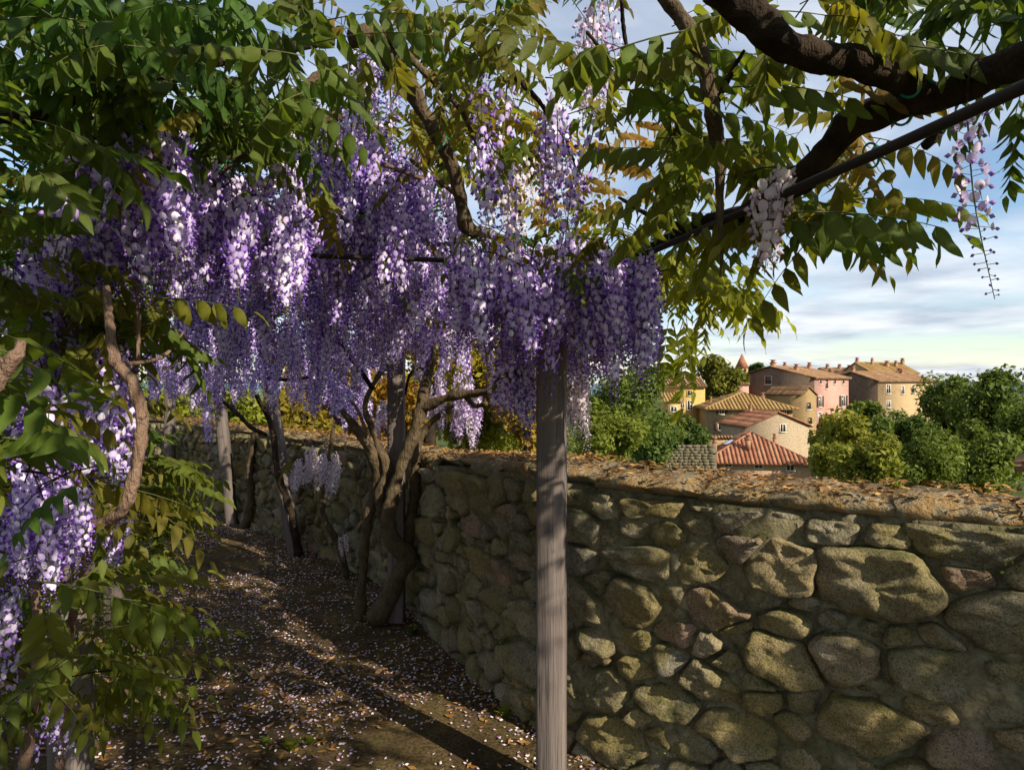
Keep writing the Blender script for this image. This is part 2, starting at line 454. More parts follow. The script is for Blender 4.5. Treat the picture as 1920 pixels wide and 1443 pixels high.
NX, NY = 150, 150
gx = np.linspace(-10, 3.4, NX); gy = np.linspace(-4, 12, NY)
XX, YY = np.meshgrid(gx, gy, indexing='ij')
SD = wall_sd(XX, YY)
ZZ = np.array([0.012 * noise.noise(Vector((x * 1.7, y * 1.7, 0))) + 0.006 * noise.noise(Vector((x * 7, y * 7, 3))) for x, y in zip(XX.ravel(), YY.ravel())])
T = quadify(NX, NY)
T = T[(SD[T] > -0.15).all(1)]
g = G(); g.add(np.stack([XX.ravel(), YY.ravel(), ZZ], 1), T)
tag(g.build('path', [M_path], None, True), 'brown earth path strewn with petals along the stone wall', 'path', kind='structure')
def path_z(x, y): return 0.012 * noise.noise(Vector((x * 1.7, y * 1.7, 0))) + 0.006 * noise.noise(Vector((x * 7, y * 7, 3)))

# far blue hills at the horizon
g = G(); V = []; n = 90
for i in range(n):
    a = math.radians(-70 + 140 * i / (n - 1))
    h = 1.6 - 15 + 26 * (noise.noise(Vector((i * 0.11, 2.2, 0))) + 0.35)
    V += [(3800 * math.sin(a), 3800 * math.cos(a), -130), (4000 * math.sin(a), 4000 * math.cos(a), max(-30, h)), (4700 * math.sin(a), 4700 * math.cos(a), -130)]
g.add(V, quadify(n, 3, False, True))
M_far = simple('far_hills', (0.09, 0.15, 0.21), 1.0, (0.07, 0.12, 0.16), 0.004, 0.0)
tag(g.build('far_hills', [M_far], None, True), 'low blue hills on the far horizon', 'hills', kind='structure')

# ------------------------------------------------------------------ stone wall
wall = empty('stone_wall', (0.1, 3.1, 0))
tag(wall, 'low rubble stone wall with lichened flat coping, bending along the petal strewn path', 'wall')
W0 = np.array([0.1, 3.1, 0.0])
def wpt(u, v, h):
    p, n = wall_at(u)
    return np.stack([p[..., 0] + n[..., 0] * h, p[..., 1] + n[..., 1] * h, np.asarray(v, float) + 0 * p[..., 0]], -1) - W0

g = G()                                            # mortar core, just behind the stone faces
us = np.linspace(0, LW, 620); prof = []
for k in range(31):
    v = -0.1 + (wall_h(us) - 0.06 + 0.1) * k / 30
    jit = np.array([0.046 * noise.noise(Vector((a * 6, b * 6, 2))) + 0.026 * noise.noise(Vector((a * 17, b * 17, 5))) + 0.009 * noise.noise(Vector((a * 40, b * 40, 7))) for a, b in zip(us, v)])
    prof.append(wpt(us, v, -0.010 + np.minimum(jit, 0.020)))
for hh, vv in ((-WIDTH + 0.05, None), (-WIDTH, 0.6), (-WIDTH, -3.0)):
    prof.append(wpt(us, wall_h(us) - 0.06 if vv is None else np.full(len(us), vv), hh))
PV = np.stack(prof, 1)
g.add(PV.reshape(-1, 3), quadify(len(us), PV.shape[1], False, True))
g.build('mortar_core', [M_mortar], wall, True)

seeds = []
SU = 0.66                                          # cells wider than tall
for px, py, r in ((1640, 1090, 0.125), (1475, 1065, 0.085), (1462, 1235, 0.088), (1215, 930, 0.105), (1205, 1055, 0.095), (1300, 918, 0.07),
                  (1830, 1000, 0.10), (1880, 1170, 0.10), (1620, 1360, 0.105), (1745, 1260, 0.085), (1085, 985, 0.075), (1330, 1140, 0.065), (1400, 1370, 0.09),
                  (1250, 1310, 0.08), (1580, 1230, 0.085), (1330, 1280, 0.07), (1150, 1390, 0.10), (1120, 1200, 0.055), (850, 1000, 0.10), (905, 930, 0.10), (905, 1060, 0.09), (820, 940, 0.10)):
    u, v = wall_uv(px, py); seeds.append((u * SU, v, r))
for r_hi, r_lo, tries in ((0.10, 0.085, 90), (0.085, 0.06, 700), (0.06, 0.042, 3500), (0.042, 0.026, 9000)):
    for _ in range(tries):
        r = random.uniform(r_lo, r_hi); u = random.uniform(0, LW) * SU; v = random.uniform(-0.02, 1.18)
        if v > float(wall_h(u / SU)) - 0.10: continue
        S = np.array(seeds)
        if (np.hypot(S[:, 0] - u, S[:, 1] - v) > (S[:, 2] + r) * 0.93).all(): seeds.append((u, v, r))
S = np.array(seeds)

def clip_poly(poly, nx, ny, c):
    out = []
    for i in range(len(poly)):
        p, q = poly[i], poly[(i + 1) % len(poly)]
        dp = nx * p[0] + ny * p[1] - c; dq = nx * q[0] + ny * q[1] - c
        if dp <= 0: out.append(p)
        if (dp < 0 < dq) or (dq < 0 < dp):
            t = dp / (dp - dq); out.append((p[0] + (q[0] - p[0]) * t, p[1] + (q[1] - p[1]) * t))
    return out
def stone_geom(k, hi):
    u, v, r = S[k]
    top = float(wall_h(u / SU)) - 0.075
    poly = [(u - .35, -0.08), (u + .35, -0.08), (u + .35, top), (u - .35, top)]
    d = np.hypot(S[:, 0] - u, S[:, 1] - v)
    for j in np.argsort(d)[1:26]:
        nx, ny = S[j, 0] - u, S[j, 1] - v
        c = (S[j, 0] ** 2 + S[j, 1] ** 2 - u * u - v * v + r * r - S[j, 2] ** 2) / 2
        poly = clip_poly(poly, nx, ny, c)
        if len(poly) < 3: return None
    poly = np.array(poly); poly = poly + np.array([[noise.noise(Vector((a * 31, b * 31, 9))), noise.noise(Vector((a * 31, b * 31, 19)))] for a, b in poly]) * r * 0.42
    for cut in (0.11, 0.18):                       # round the corners
        nx_ = np.roll(poly, -1, 0)
        poly = np.stack([poly * (1 - cut) + nx_ * cut, poly * cut + nx_ * (1 - cut)], 1).reshape(-1, 2)
    nseg = 38 if hi else 18
    L = np.concatenate([[0], np.cumsum(np.linalg.norm(np.diff(np.vstack([poly, poly[:1]]), axis=0), axis=1))])
    cl = np.vstack([poly, poly[:1]])
    tt = np.linspace(0, L[-1], nseg, endpoint=False)
    poly = np.stack([np.interp(tt, L, cl[:, 0]), np.interp(tt, L, cl[:, 1])], 1)
    c = poly.mean(0); size = math.sqrt(max(1e-5, L[-1] / 6.0)) ; ext = np.linalg.norm(poly - c, axis=1).mean()
    if ext < 0.012: return None
    gap = random.uniform(0.002, 0.012)
    k0 = max(0.6, 1 - gap / ext)
    h = min(0.050, ext * random.uniform(0.18, 0.48)); proud = random.uniform(-0.022, 0.022)
    tilt = (random.uniform(-.45, .45), random.uniform(-.30, .40)); sd = random.uniform(0, 99)
    rings = [(k0, -0.075), (k0, -0.01), (k0 * 0.965, h * 0.62), (k0 * 0.88, h * 0.9), (k0 * 0.74, h * 0.97), (k0 * 0.56, h), (k0 * 0.37, h), (k0 * 0.18, h)] if hi else \
            [(k0, -0.06), (k0 * 0.98, 0.0), (k0 * 0.93, h * 0.8), (k0 * 0.5, h)]
    V = []
    for s_, hh in rings:
        for q in poly:
            x = c + (q - c) * s_
            nn = noise.noise(Vector((x[0] * 9, x[1] * 9, sd))) * 0.026 + noise.noise(Vector((x[0] * 24, x[1] * 24, sd))) * 0.020 + noise.noise(Vector((x[0] * 55, x[1] * 55, sd))) * 0.011
            edge = 0.3 if hh <= 0 else 1.0
            rad_ = 1 + 0.17 * noise.noise(Vector((x[0] * 14, x[1] * 14, sd + 5)))
            x = c + (x - c) * (rad_ if hh > -0.02 else 1)
            V.append((x[0] / SU, x[1], proud + hh + edge * (nn + tilt[0] * (x[0] - c[0]) + tilt[1] * (x[1] - c[1]))))
    V.append((c[0] / SU, c[1], proud + h + 0.018 * noise.noise(Vector((c[0] * 9, c[1] * 9, sd)))))
    V = np.array(V)
    W = wpt(V[:, 0], V[:, 1], V[:, 2])
    n = nseg; T = []
    for a in range(len(rings) - 1):
        for b in range(n):
            b2 = (b + 1) % n
            p, q, r_, s_ = a * n + b, a * n + b2, (a + 1) * n + b2, (a + 1) * n + b
            T += [(p, r_, q), (p, s_, r_)]
    last = (len(rings) - 1) * n
    for b in range(n): T.append((last + b, len(V) - 1, last + (b + 1) % n))
    return W, np.array(T), ext, c
geo_list = []
for k in range(len(S)):
    p, _ = wall_at(S[k, 0] / SU)
    dist = math.hypot(p[0], p[1])
    vis = p[1] > 0.9 and abs(960 + p[0] / max(p[1], .1) * F - 960) < 1080
    big = S[k, 2] * F / dist
    r = stone_geom(k, vis and big > 28)
    if r is None: continue
    geo_list.append((big if vis else 0, r))
geo_list.sort(key=lambda q: -q[0])
rest = G()
for i, (big, (V, T, ext, c)) in enumerate(geo_list):
    if i < 290:
        gg = G(); gg.add(V, T, 0, 0.0); gg.build('stone', [M_stone], wall, True)
    else:
        rest.add(V, T, 0, random.random())
o = rest.build('small_stones', [M_stone], wall, True); o['kind'] = 'stuff'

u = 0.0                                            # coping: irregular flat stones
while u < LW - 0.15:
    l = random.uniform(0.10, 0.45); th = random.uniform(0.02, 0.065); over = random.uniform(-0.03, 0.025)
    u1 = min(LW, u + l); zt = float(wall_h((u + u1) / 2)) + random.uniform(-0.022, 0.006); sd = random.uniform(0, 99)
    nu_, nw = 13, 9
    V = []
    for a in range(nu_):
        for b in range(nw):
            fa = a / (nu_ - 1); fb = b / (nw - 1)
            hh_ = [0, .02, .05, .09, .14, .25, .4, .6, .8]
            # profile around the slab: front bottom, front, top, back, back bottom
            pr = [(over - 0.05, zt - th - .02), (over - 0.008, zt - th), (over + 0.006, zt - th * 0.5), (over - 0.008, zt - 0.010), (over - 0.05, zt + 0.004),
                  (over - 0.16, zt + 0.008), (-WIDTH * 0.6, zt + 0.006), (-WIDTH - 0.01, zt - 0.012), (-WIDTH - 0.005, zt - th - 0.02)][b]
            end = 1 - 0.10 * (abs(fa - 0.5) * 2) ** 6
            uu = u - 0.012 + (u1 - u + 0.024) * fa + 0.02 * noise.noise(Vector((hh_[b] * 11, sd, 1)))
            hh, vv = pr
            nn = noise.noise(Vector((uu * 9, hh * 9 + vv * 5, sd))) * 0.030 + noise.noise(Vector((uu * 28, hh * 28, vv * 28 + sd))) * 0.018
            hh = -0.2 + (hh + 0.2) * end + nn * (1.0 if b in (1, 2, 3) else 0.5)
            V.append((uu, vv - (1 - end) * 0.1 + (nn * 0.8 if 2 <= b <= 7 else 0), hh))
    V = np.array(V); W = wpt(V[:, 0], V[:, 1], V[:, 2])
    T = list(map(tuple, quadify(nu_, nw, False, True)))
    for a, fl in ((0, False), (nu_ - 1, True)):    # close the ends
        for b in range(1, nw - 1):
            t = (a * nw, a * nw + b, a * nw + b + 1); T.append(t[::-1] if fl else t)
    gg = G(); gg.add(W, T, 0, random.random()); gg.build('coping_stone', [M_coping], wall, True)
    u = u1

# moss and small weeds rooted in the joints
g = G()
for _ in range(900):
    u = random.uniform(0.6, LW - 1.5); v = random.uniform(0.05, 1.15) * float(wall_h(u)) / 1.2
    if noise.noise(Vector((u * 2.2, v * 2.6, 33))) < 0.12: continue
    for q in range(14):
        b = wpt(np.array(u + random.gauss(0, .022)), v + random.gauss(0, .016), random.uniform(.0, .024))
        p_, n_ = wall_at(u); l = random.uniform(.006, .020); w = l * .3
        d = np.array([n_[0] * .7 + random.gauss(0, .5), n_[1] * .7 + random.gauss(0, .5), random.uniform(-.2, 1.0)]); d = d / np.linalg.norm(d) * l
        e = np.cross(d, (random.gauss(0, 1), random.gauss(0, 1), random.gauss(0, 1))); e = e / (np.linalg.norm(e) + 1e-6) * w
        g.add([b, b + d * .5 + e, b + d, b + d * .5 - e], [(0, 1, 2), (0, 2, 3)], 0, random.random())
o = g.build('moss', [M_treeleaf], wall); o['kind'] = 'stuff'; o.color = (0, .25, 0, 1)

# dry litter caught on the coping
g = G()
for _ in range(15000):
    u = random.uniform(0.3, LW - 1); h = random.uniform(-WIDTH, 0.012)
    if noise.noise(Vector((u * 3, h * 6, 50))) < random.uniform(-.5, .25): continue
    b = wpt(np.array(u), float(wall_h(u)) + random.uniform(0.004, 0.022), h) + W0
    a = random.uniform(0, 6.28); l = random.uniform(0.012, 0.045); w = random.uniform(0.0025, 0.010); tz = random.uniform(-.35, .35)
    d = np.array([math.cos(a), math.sin(a), tz]) * l; s_ = np.array([-math.sin(a), math.cos(a), random.uniform(-.5, .5)]) * w
    g.add([b - d / 2, b + s_ + (0, 0, .003), b + d / 2, b - s_], [(0, 1, 2), (0, 2, 3)], 0, random.random())
tag(g.build('dry_litter', [M_dry]), 'orange brown dry leaf litter lying along the top of the wall', 'leaf litter', kind='stuff')

# ------------------------------------------------------------------ fallen petals and dead leaves on the path
g = G(); g2 = G(); cnt = 0
NP = 190000
py_ = rng.uniform(1.4, 10.5, NP) ; px_ = rng.uniform(-7.5, 1.2, NP)
sd_ = wall_sd(px_, py_)
for x, y, s_ in zip(px_, py_, sd_):
    if s_ < 0.02 or s_ > 3.2 or abs(x) > 0.95 * y + 0.2: continue
    if 0.48 + 0.75 * noise.noise(Vector((x * 1.3, y * 1.3, 8))) + 0.45 * noise.noise(Vector((x * 4.2, y * 4.2, 18))) < random.random(): continue
    z = path_z(x, y) + 0.006
    a = random.uniform(0, 6.28)
    if random.random() < 0.74:
        l = random.uniform(0.0045, 0.0105); w = l * random.uniform(0.5, 0.9); gg, t = g, random.random()
    else:
        l = random.uniform(0.012, 0.030); w = l * random.uniform(0.25, 0.5); gg, t = g2, random.random()
    ca, sa = math.cos(a), math.sin(a); cu = random.uniform(0.0, 0.008)
    gg.add([(x + ca * l, y + sa * l, z + cu), (x - sa * w, y + ca * w, z + random.uniform(0, .006)), (x - ca * l, y - sa * l, z + random.uniform(0, .004)), (x + sa * w, y - ca * w, z + .001)],
           [(0, 1, 2), (0, 2, 3)], 0, t)
tag(g.build('fallen_petals', [M_petalfall]), 'pale lilac fallen petals scattered over the path', 'petals', kind='stuff')
tag(g2.build('fallen_leaves', [M_dry]), 'brown dead leaves lying among the petals on the path', 'leaves', kind='stuff')

# ------------------------------------------------------------------ pergola
perg = empty('pergola', (0, 4, 0))
tag(perg, 'weathered timber pergola of square posts and thin rods carrying the wisteria over the path', 'pergola')
def post(base, top, w, label=None):
    """square post with chamfered, slightly worn edges; base and top are world points"""
    base, top = Vector(base), Vector(top); g = G()
    ax = (top - base); L_ = ax.length
    n = 16; V = []
    ch = w * 0.07; h = w / 2
    sec = [(-h + ch, -h), (h - ch, -h), (h, -h + ch), (h, h - ch), (h - ch, h), (-h + ch, h), (-h, h - ch), (-h, -h + ch)]
    for i in range(n):
        t = i / (n - 1)
        for (a, b) in sec:
            j = 0.0022 * noise.noise(Vector((a * 40, b * 40 + base.x * 9, t * 14)))
            V.append((a * (1 + j * 10), b * (1 + j * 10), t * L_))
    T = []
    for i in range(n - 1):
        for k in range(8):
            k2 = (k + 1) % 8
            p, q, r_, s_ = i * 8 + k, i * 8 + k2, (i + 1) * 8 + k2, (i + 1) * 8 + k
            T += [(p, q, r_), (p, r_, s_)]
    for k in range(1, 7): T += [(0, k + 1, k), ((n - 1) * 8, (n - 1) * 8 + k, (n - 1) * 8 + k + 1)]
    g.add(V, T)
    o = g.build('post', [M_wood], perg)
    q = ax.to_track_quat('Z', 'Y') if abs(ax.normalized().z) < 0.9999 else None
    M_ = Matrix.Translation(base - Vector((0, 4, 0))) @ (q.to_matrix().to_4x4() if q else Matrix.Identity(4))
    # keep the square faces turned towards the path
    if q:
        x_ = ax.normalized().cross(Vector((0, -1, 0))).normalized() * -1; y_ = ax.normalized().cross(x_)
        R3 = Matrix((x_, y_, ax.normalized())).transposed()
        M_ = Matrix.Translation(base - Vector((0, 4, 0))) @ R3.to_4x4()
    o.matrix_basis = M_
    if label: o['label'] = label
    return o
post((0.155, 2.60, -0.3), (0.155, 2.60, 2.12), 0.108, 'grey weathered square post standing before the bend of the wall').rotation_euler = (0, 0, math.radians(-11))
post((-0.775, 4.47, -0.2), (-0.775, 4.47, 2.35), 0.105)
post((-2.0, 6.22, -0.2), (-2.42, 6.35, 2.3), 0.105)
post((-3.12, 7.48, -0.2), (-3.42, 7.6, 2.3), 0.105)
post((-4.62, 9.0, -0.2), (-4.62, 9.0, 2.3), 0.11)
post((-1.60, 2.42, -0.3), (-1.60, 2.42, 2.35), 0.112, 'grey square post half hidden among leaves and flowers')
post((-3.46, 6.05, -0.2), (-3.46, 6.05, 2.3), 0.10)
post((-2.5, 4.2, -0.2), (-2.5, 4.2, 2.3), 0.10)
def rod(a, b, r=0.012, sides=7, name='rod'):
    g = G(); a = np.array(a, float) - (0, 4, 0); b = np.array(b, float) - (0, 4, 0)
    tube(g, [a, (a + b) / 2 - (0, 0, 0.008), b], [r, r, r], sides, 5)
    return g.build(name, [M_rod], perg, True)
rod((0.45, 2.17, 2.02), (0.92, 0.12, 2.03), 0.0105)
rod((0.155, 2.60, 2.08), (0.45, 2.17, 2.02), 0.010)
rod((0.155, 2.60, 2.06), (-1.60, 2.42, 2.10), 0.010)
rod((-0.775, 4.47, 2.32), (-2.5, 4.2, 2.28), 0.012)
rod((-2.42, 6.35, 2.27), (-3.46, 6.05, 2.27), 0.012)
line_r = [(0.155, 2.60, 2.10), (-0.775, 4.47, 2.33), (-2.42, 6.35, 2.28), (-3.42, 7.6, 2.28), (-4.62, 9.0, 2.28)]
line_l = [(-1.60, 2.42, 2.33), (-2.5, 4.2, 2.28), (-3.46, 6.05, 2.28)]
for ln in (line_r, line_l):
    for a, b in zip(ln[:-1], ln[1:]): rod(a, b, 0.011)
rod((0.92, 0.12, 2.03), (1.0, -1.6, 2.3), 0.011); rod((-1.60, 2.42, 2.33), (-0.9, -1.0, 2.40), 0.011)

# ------------------------------------------------------------------ village
def plaster(name, c, c2, c3, sc=0.7):
    m = NT(name); co = m.coord('Object')
    n1 = m.noise(sc, 8, 0.68, co, 0.3); n2 = m.noise(5, 6, 0.7, co)
    col = m.ramp(n1, [(0.32, c2), (0.48, c), (0.60, c), (0.72, c3)])
    col = m.mix(m.ramp(n2, [(0.42, (0, 0, 0)), (0.68, (0.8, 0.8, 0.8))]), col, tuple(x * 0.55 for x in c2))
    return m.done(m.pbr(col, 0.95, m.bump(n2, 0.5, 0.05), 0.1))
PL_ochre = plaster('ochre_stonework', (0.36, 0.25, 0.12), (0.25, 0.165, 0.08), (0.44, 0.33, 0.19))
PL_grey = plaster('buff_plaster', (0.42, 0.33, 0.22), (0.33, 0.25, 0.16), (0.46, 0.37, 0.26))
PL_peach = plaster('peach_plaster', (0.50, 0.33, 0.21), (0.42, 0.22, 0.13), (0.54, 0.39, 0.27))
PL_pink = plaster('pink_plaster', (0.54, 0.32, 0.26), (0.46, 0.22, 0.16), (0.58, 0.38, 0.30), 0.35)
PL_cream = plaster('patchy_cream_plaster', (0.50, 0.36, 0.20), (0.36, 0.22, 0.12), (0.60, 0.46, 0.30), 0.5)
PL_yellow = plaster('yellow_plaster', (0.55, 0.38, 0.13), (0.44, 0.29, 0.11), (0.58, 0.43, 0.22))
PL_terrace = plaster('shaded_terrace_stone', (0.15, 0.125, 0.08), (0.08, 0.075, 0.04), (0.22, 0.19, 0.13), 1.0)  # stone colour darkened to carry the hedge's shade
PL_rubble_shade = plaster('brown_rubble_shade', (0.20, 0.14, 0.10), (0.12, 0.085, 0.065), (0.27, 0.20, 0.14), 1.2)  # brown rubble, also the darkened side walls of shaded gables
M_white = simple('white_surround', (0.62, 0.56, 0.47), 0.9, (0.52, 0.45, 0.36), 1, 0.0)
M_glass = simple('dark_pane', (0.025, 0.025, 0.03), 0.25, (0.02, 0.02, 0.02), 1, 0.0, 0.01, 0.5)
M_shut = simple('brown_shutter', (0.085, 0.05, 0.035), 0.8, (0.06, 0.035, 0.025), 2, 0.0)
M_brick = simple('orange_brick', (0.36, 0.19, 0.11), 0.9, (0.24, 0.13, 0.08), 4, 0.3, 0.03)
def tile_material(name, a, b, c):
    m = NT(name); co = m.coord('Object')
    n1 = m.noise(1.6, 6, 0.7, co); n2 = m.noise(9, 4, 0.6, m.mapping(co, (1, 1, 3)))
    col = m.ramp(m.math('ADD', m.math('MULTIPLY', n1, 0.6), m.math('MULTIPLY', m.tint(), 0.4)), [(0.3, a), (0.5, b), (0.68, c)])
    col = m.mix(m.math('MULTIPLY', n2, 0.5), col, tuple(x * 0.4 for x in a))
    return m.done(m.pbr(col, 0.95, m.bump(n2, 0.5, 0.04), 0.1))
RT_old = tile_material('old_terracotta_tile', (0.17, 0.095, 0.05), (0.30, 0.17, 0.09), (0.40, 0.27, 0.16))
RT_red = tile_material('red_terracotta_tile', (0.24, 0.10, 0.055), (0.36, 0.15, 0.085), (0.42, 0.25, 0.15))
RT_gold = tile_material('lichened_tile', (0.24, 0.14, 0.05), (0.36, 0.22, 0.08), (0.42, 0.30, 0.14))

def tiled_face(g, a, b, tl, tr, pitch):
    """barrel tiles on the roof face with eave a-b and top tl-tr (tl may equal tr)"""
    a, b, tl, tr = [np.asarray(q, float) for q in (a, b, tl, tr)]
    e = b - a; L_ = np.linalg.norm(e); e = e / L_
    nrm = np.cross(e, (tl + tr) / 2 - a); nrm /= np.linalg.norm(nrm)
    if nrm[2] < 0: nrm = -nrm
    s = nrm * 0.0
    up = np.cross(nrm, e)
    H = ((tl + tr) / 2 - a).dot(up)
    sl, sr = (tl - a).dot(e), (tr - a).dot(e)
    g.add([a, b, tr, tl], [(0, 1, 2), (0, 2, 3)], 0, 0.3)
    th = 0.14
    g.add([a - nrm * th, b - nrm * th, tr - nrm * th, tl - nrm * th], [(0, 2, 1), (0, 3, 2)], 0, 0.2)
    g.add([a, b, b - nrm * th, a - nrm * th], [(0, 2, 1), (0, 3, 2)], 0, 0.2)
    n = max(2, int(L_ / pitch)); w = L_ / n
    for i in range(n):
        s0 = (i + 0.5) * w
        hm = H
        if s0 < sl: hm = min(hm, H * s0 / max(sl, 1e-6))
        if s0 > sr: hm = min(hm, H * (L_ - s0) / max(L_ - sr, 1e-6))
        if hm < 0.15: continue
        nt = max(1, int(hm / 1.1)); t0 = 0.0
        tn = random.random()
        for k in range(nt):
            t1 = hm * (k + 1) / nt
            V = []
            for t in (t0, t1 + 0.0):
                lift = 0.05 if t == t0 else 0.01
                for ph in (-1, -0.5, 0.5, 1):
                    V.append(a + e * (s0 + ph * w * 0.34) + up * t + nrm * (lift + w * 0.36 * (1 - ph * ph)))
            T = []
            for q in range(3): T += [(q, q + 1, q + 5), (q, q + 5, q + 4)]
            T += [(0, 2, 1), (0, 3, 2)]
            g.add(V, T, 0, min(1, max(0, tn * 0.6 + 0.4 * random.random())))
            t0 = t1

def house(name, label, px0, px1, d, eave, ridge, depth, yaw, roof, wallm, roofm, below=6.0, wins=(), side_wins=(), chimneys=(), side='L',
          cat='house', group='houses of the hillside village', over=0.45, pitch=0.46, sidem=None, cap=0.13):
    """front wall spans photo columns px0..px1 on a vertical plane through (px0, depth d) turned by yaw"""
    yw = math.radians(yaw)
    A = np.array([(px0 - 960) / F * d, d]); e = np.array([math.cos(yw), math.sin(yw)])
    k = (px1 - 960) / F
    W_ = (k * A[1] - A[0]) / (e[0] - k * e[1])
    ze = EYE - (eave - HOR) / F * d
    zr_h = (eave - ridge) / F * d
    root = empty(name, (A[0], A[1], ze - below), yw)
    tag(root, label, cat, group)
    H = below
    g = G()
    rise = zr_h
    # walls (a closed box, plus gable triangles)
    V = [(0, 0, -3), (W_, 0, -3), (W_, depth, -3), (0, depth, -3), (0, 0, H), (W_, 0, H), (W_, depth, H), (0, depth, H)]
    Tt = [(0, 1, 5), (0, 5, 4), (1, 2, 6), (1, 6, 5), (2, 3, 7), (2, 7, 6), (3, 0, 4), (3, 4, 7)]
    mm = [0, 0, 1, 1, 0, 0, 1, 1]
    if roof == 'gable_x':
        V += [(0, depth / 2, H + rise), (W_, depth / 2, H + rise)]; Tt += [(4, 8, 7), (5, 6, 9)]; mm += [1, 1]
    if roof == 'gable_y':
        V += [(W_ / 2, 0, H + rise), (W_ / 2, depth, H + rise)]; Tt += [(4, 5, 8), (7, 9, 6)]; mm += [0, 0]
    if roof == 'shed':
        V += [(W_, depth, H + rise), (0, depth, H + rise)]; Tt += [(5, 6, 8), (4, 9, 7), (7, 9, 8), (7, 8, 6)]; mm += [1, 1, 0, 0]
    g.add(V, Tt, mm)
    g.build('wall', [wallm, sidem or wallm], root)
    # roof
    g = G(); o_ = over; gc = G()
    def drop(run): return H - o_ * rise / run + 0.06
    if roof == 'hip':
        rl = max(0.1, depth * 0.5); zz = H + rise + 0.06; zb = drop(W_ / 2)
        c = [(-o_, -o_, zb), (W_ + o_, -o_, zb), (W_ + o_, depth + o_, zb), (-o_, depth + o_, zb)]
        r0 = (W_ / 2, min(depth * 0.45, W_ / 2), zz); r1 = (W_ / 2, max(depth * 0.55, depth - W_ / 2), zz)
        tiled_face(g, c[0], c[1], r0, r0, pitch); tiled_face(g, c[1], c[2], r0, r1, pitch)
        tiled_face(g, c[2], c[3], r1, r1, pitch); tiled_face(g, c[3], c[0], r1, r0, pitch)
        for p, q in ((c[0], r0), (c[1], r0), (c[2], r1), (c[3], r1), (r0, r1)): tube(gc, [np.array(p) + (0, 0, .08), (np.array(p) + np.array(q)) / 2 + (0, 0, .08), np.array(q) + (0, 0, .1)], [cap] * 3, 6, 4)
    elif roof == 'gable_x':
        zz = H + rise + 0.08; zb = drop(depth / 2)
        r0, r1 = (-o_ * .6, depth / 2, zz), (W_ + o_ * .6, depth / 2, zz)
        tiled_face(g, (-o_ * .6, -o_, zb), (W_ + o_ * .6, -o_, zb), r0, r1, pitch)
        tiled_face(g, (W_ + o_ * .6, depth + o_, zb), (-o_ * .6, depth + o_, zb), r1, r0, pitch)
        tube(gc, [np.array(r0) + (0, 0, .05), (np.array(r0) + r1) / 2 + (0, 0, .05), np.array(r1) + (0, 0, .05)], [cap * 1.15] * 3, 6, 4)
    elif roof == 'gable_y':
        zz = H + rise + 0.08; zb = drop(W_ / 2)
        r0, r1 = (W_ / 2, -o_ * .6, zz), (W_ / 2, depth + o_ * .6, zz)
        tiled_face(g, (-o_, depth + o_ * .6, zb), (-o_, -o_ * .6, zb), r1, r0, pitch)
        tiled_face(g, (W_ + o_, -o_ * .6, zb), (W_ + o_, depth + o_ * .6, zb), r0, r1, pitch)
        tube(gc, [np.array(r0) + (0, 0, .05), (np.array(r0) + r1) / 2 + (0, 0, .05), np.array(r1) + (0, 0, .05)], [cap * 1.15] * 3, 6, 4)
    elif roof == 'shed':
        tiled_face(g, (-o_, -o_, H - o_ * rise / depth + .06), (W_ + o_, -o_, H - o_ * rise / depth + .06), (-o_, depth, H + rise + .06), (W_ + o_, depth, H + rise + .06), pitch)
    rf = g.build('roof', [roofm], root)
    if gc.n: gc.build('ridge_cap', [roofm], rf, True)
    def ray(px, py, plane):
        """photo pixel to (along, z) on the front (plane 0), left (1) or right (2) wall"""
        kx = (px - 960) / F
        if plane == 0: O, dv = A, e
        elif plane == 1: O, dv = A, np.array([-e[1], e[0]])
        else: O, dv = A + e * W_, np.array([-e[1], e[0]])
        s = (kx * O[1] - O[0]) / (dv[0] - kx * dv[1])
        yy = O[1] + dv[1] * s
        return s, EYE - (py - HOR) / F * yy - (ze - below)
    def window(r, plane, shutters=False, door=False, bare=False):
        s0, z1 = ray(r[0], r[1], plane); s1, z0 = ray(r[2], r[3], plane)
        if s1 < s0: s0, s1 = s1, s0
        if plane == 0: M_ = np.eye(4)
        elif plane == 1: M_ = np.array([[0, 1, 0, 0], [1, 0, 0, 0], [0, 0, 1, 0], [0, 0, 0, 1.0]])
        else: M_ = np.array([[0, -1, 0, W_], [1, 0, 0, 0], [0, 0, 1, 0], [0, 0, 0, 1.0]])
        f = G(); t = min(0.14, (s1 - s0) * 0.18)
        box(f, s0 - t, s0, -0.07, 0.1, z0 - t, z1 + t, 0, M_); box(f, s1, s1 + t, -0.07, 0.1, z0 - t, z1 + t, 0, M_)
        box(f, s0, s1, -0.065, 0.1, z1, z1 + t, 0, M_)
        if not bare:
            c = (s0 + s1) / 2; box(f, c - 0.04, c + 0.04, -0.05, 0.1, z0, z1, 0, M_)
        w = f.build('door' if door else 'window', [M_white if not bare else wallm], root)
        p = G(); box(p, s0, s1, -0.03, 0.12, z0, z1, 0, M_); p.build('pane', [M_glass], w)
        si = G(); box(si, s0 - t * 1.3, s1 + t * 1.3, -0.13, 0.1, z0 - t * 1.2, z0 - 0.002, 0, M_); si.build('sill', [M_white], w)
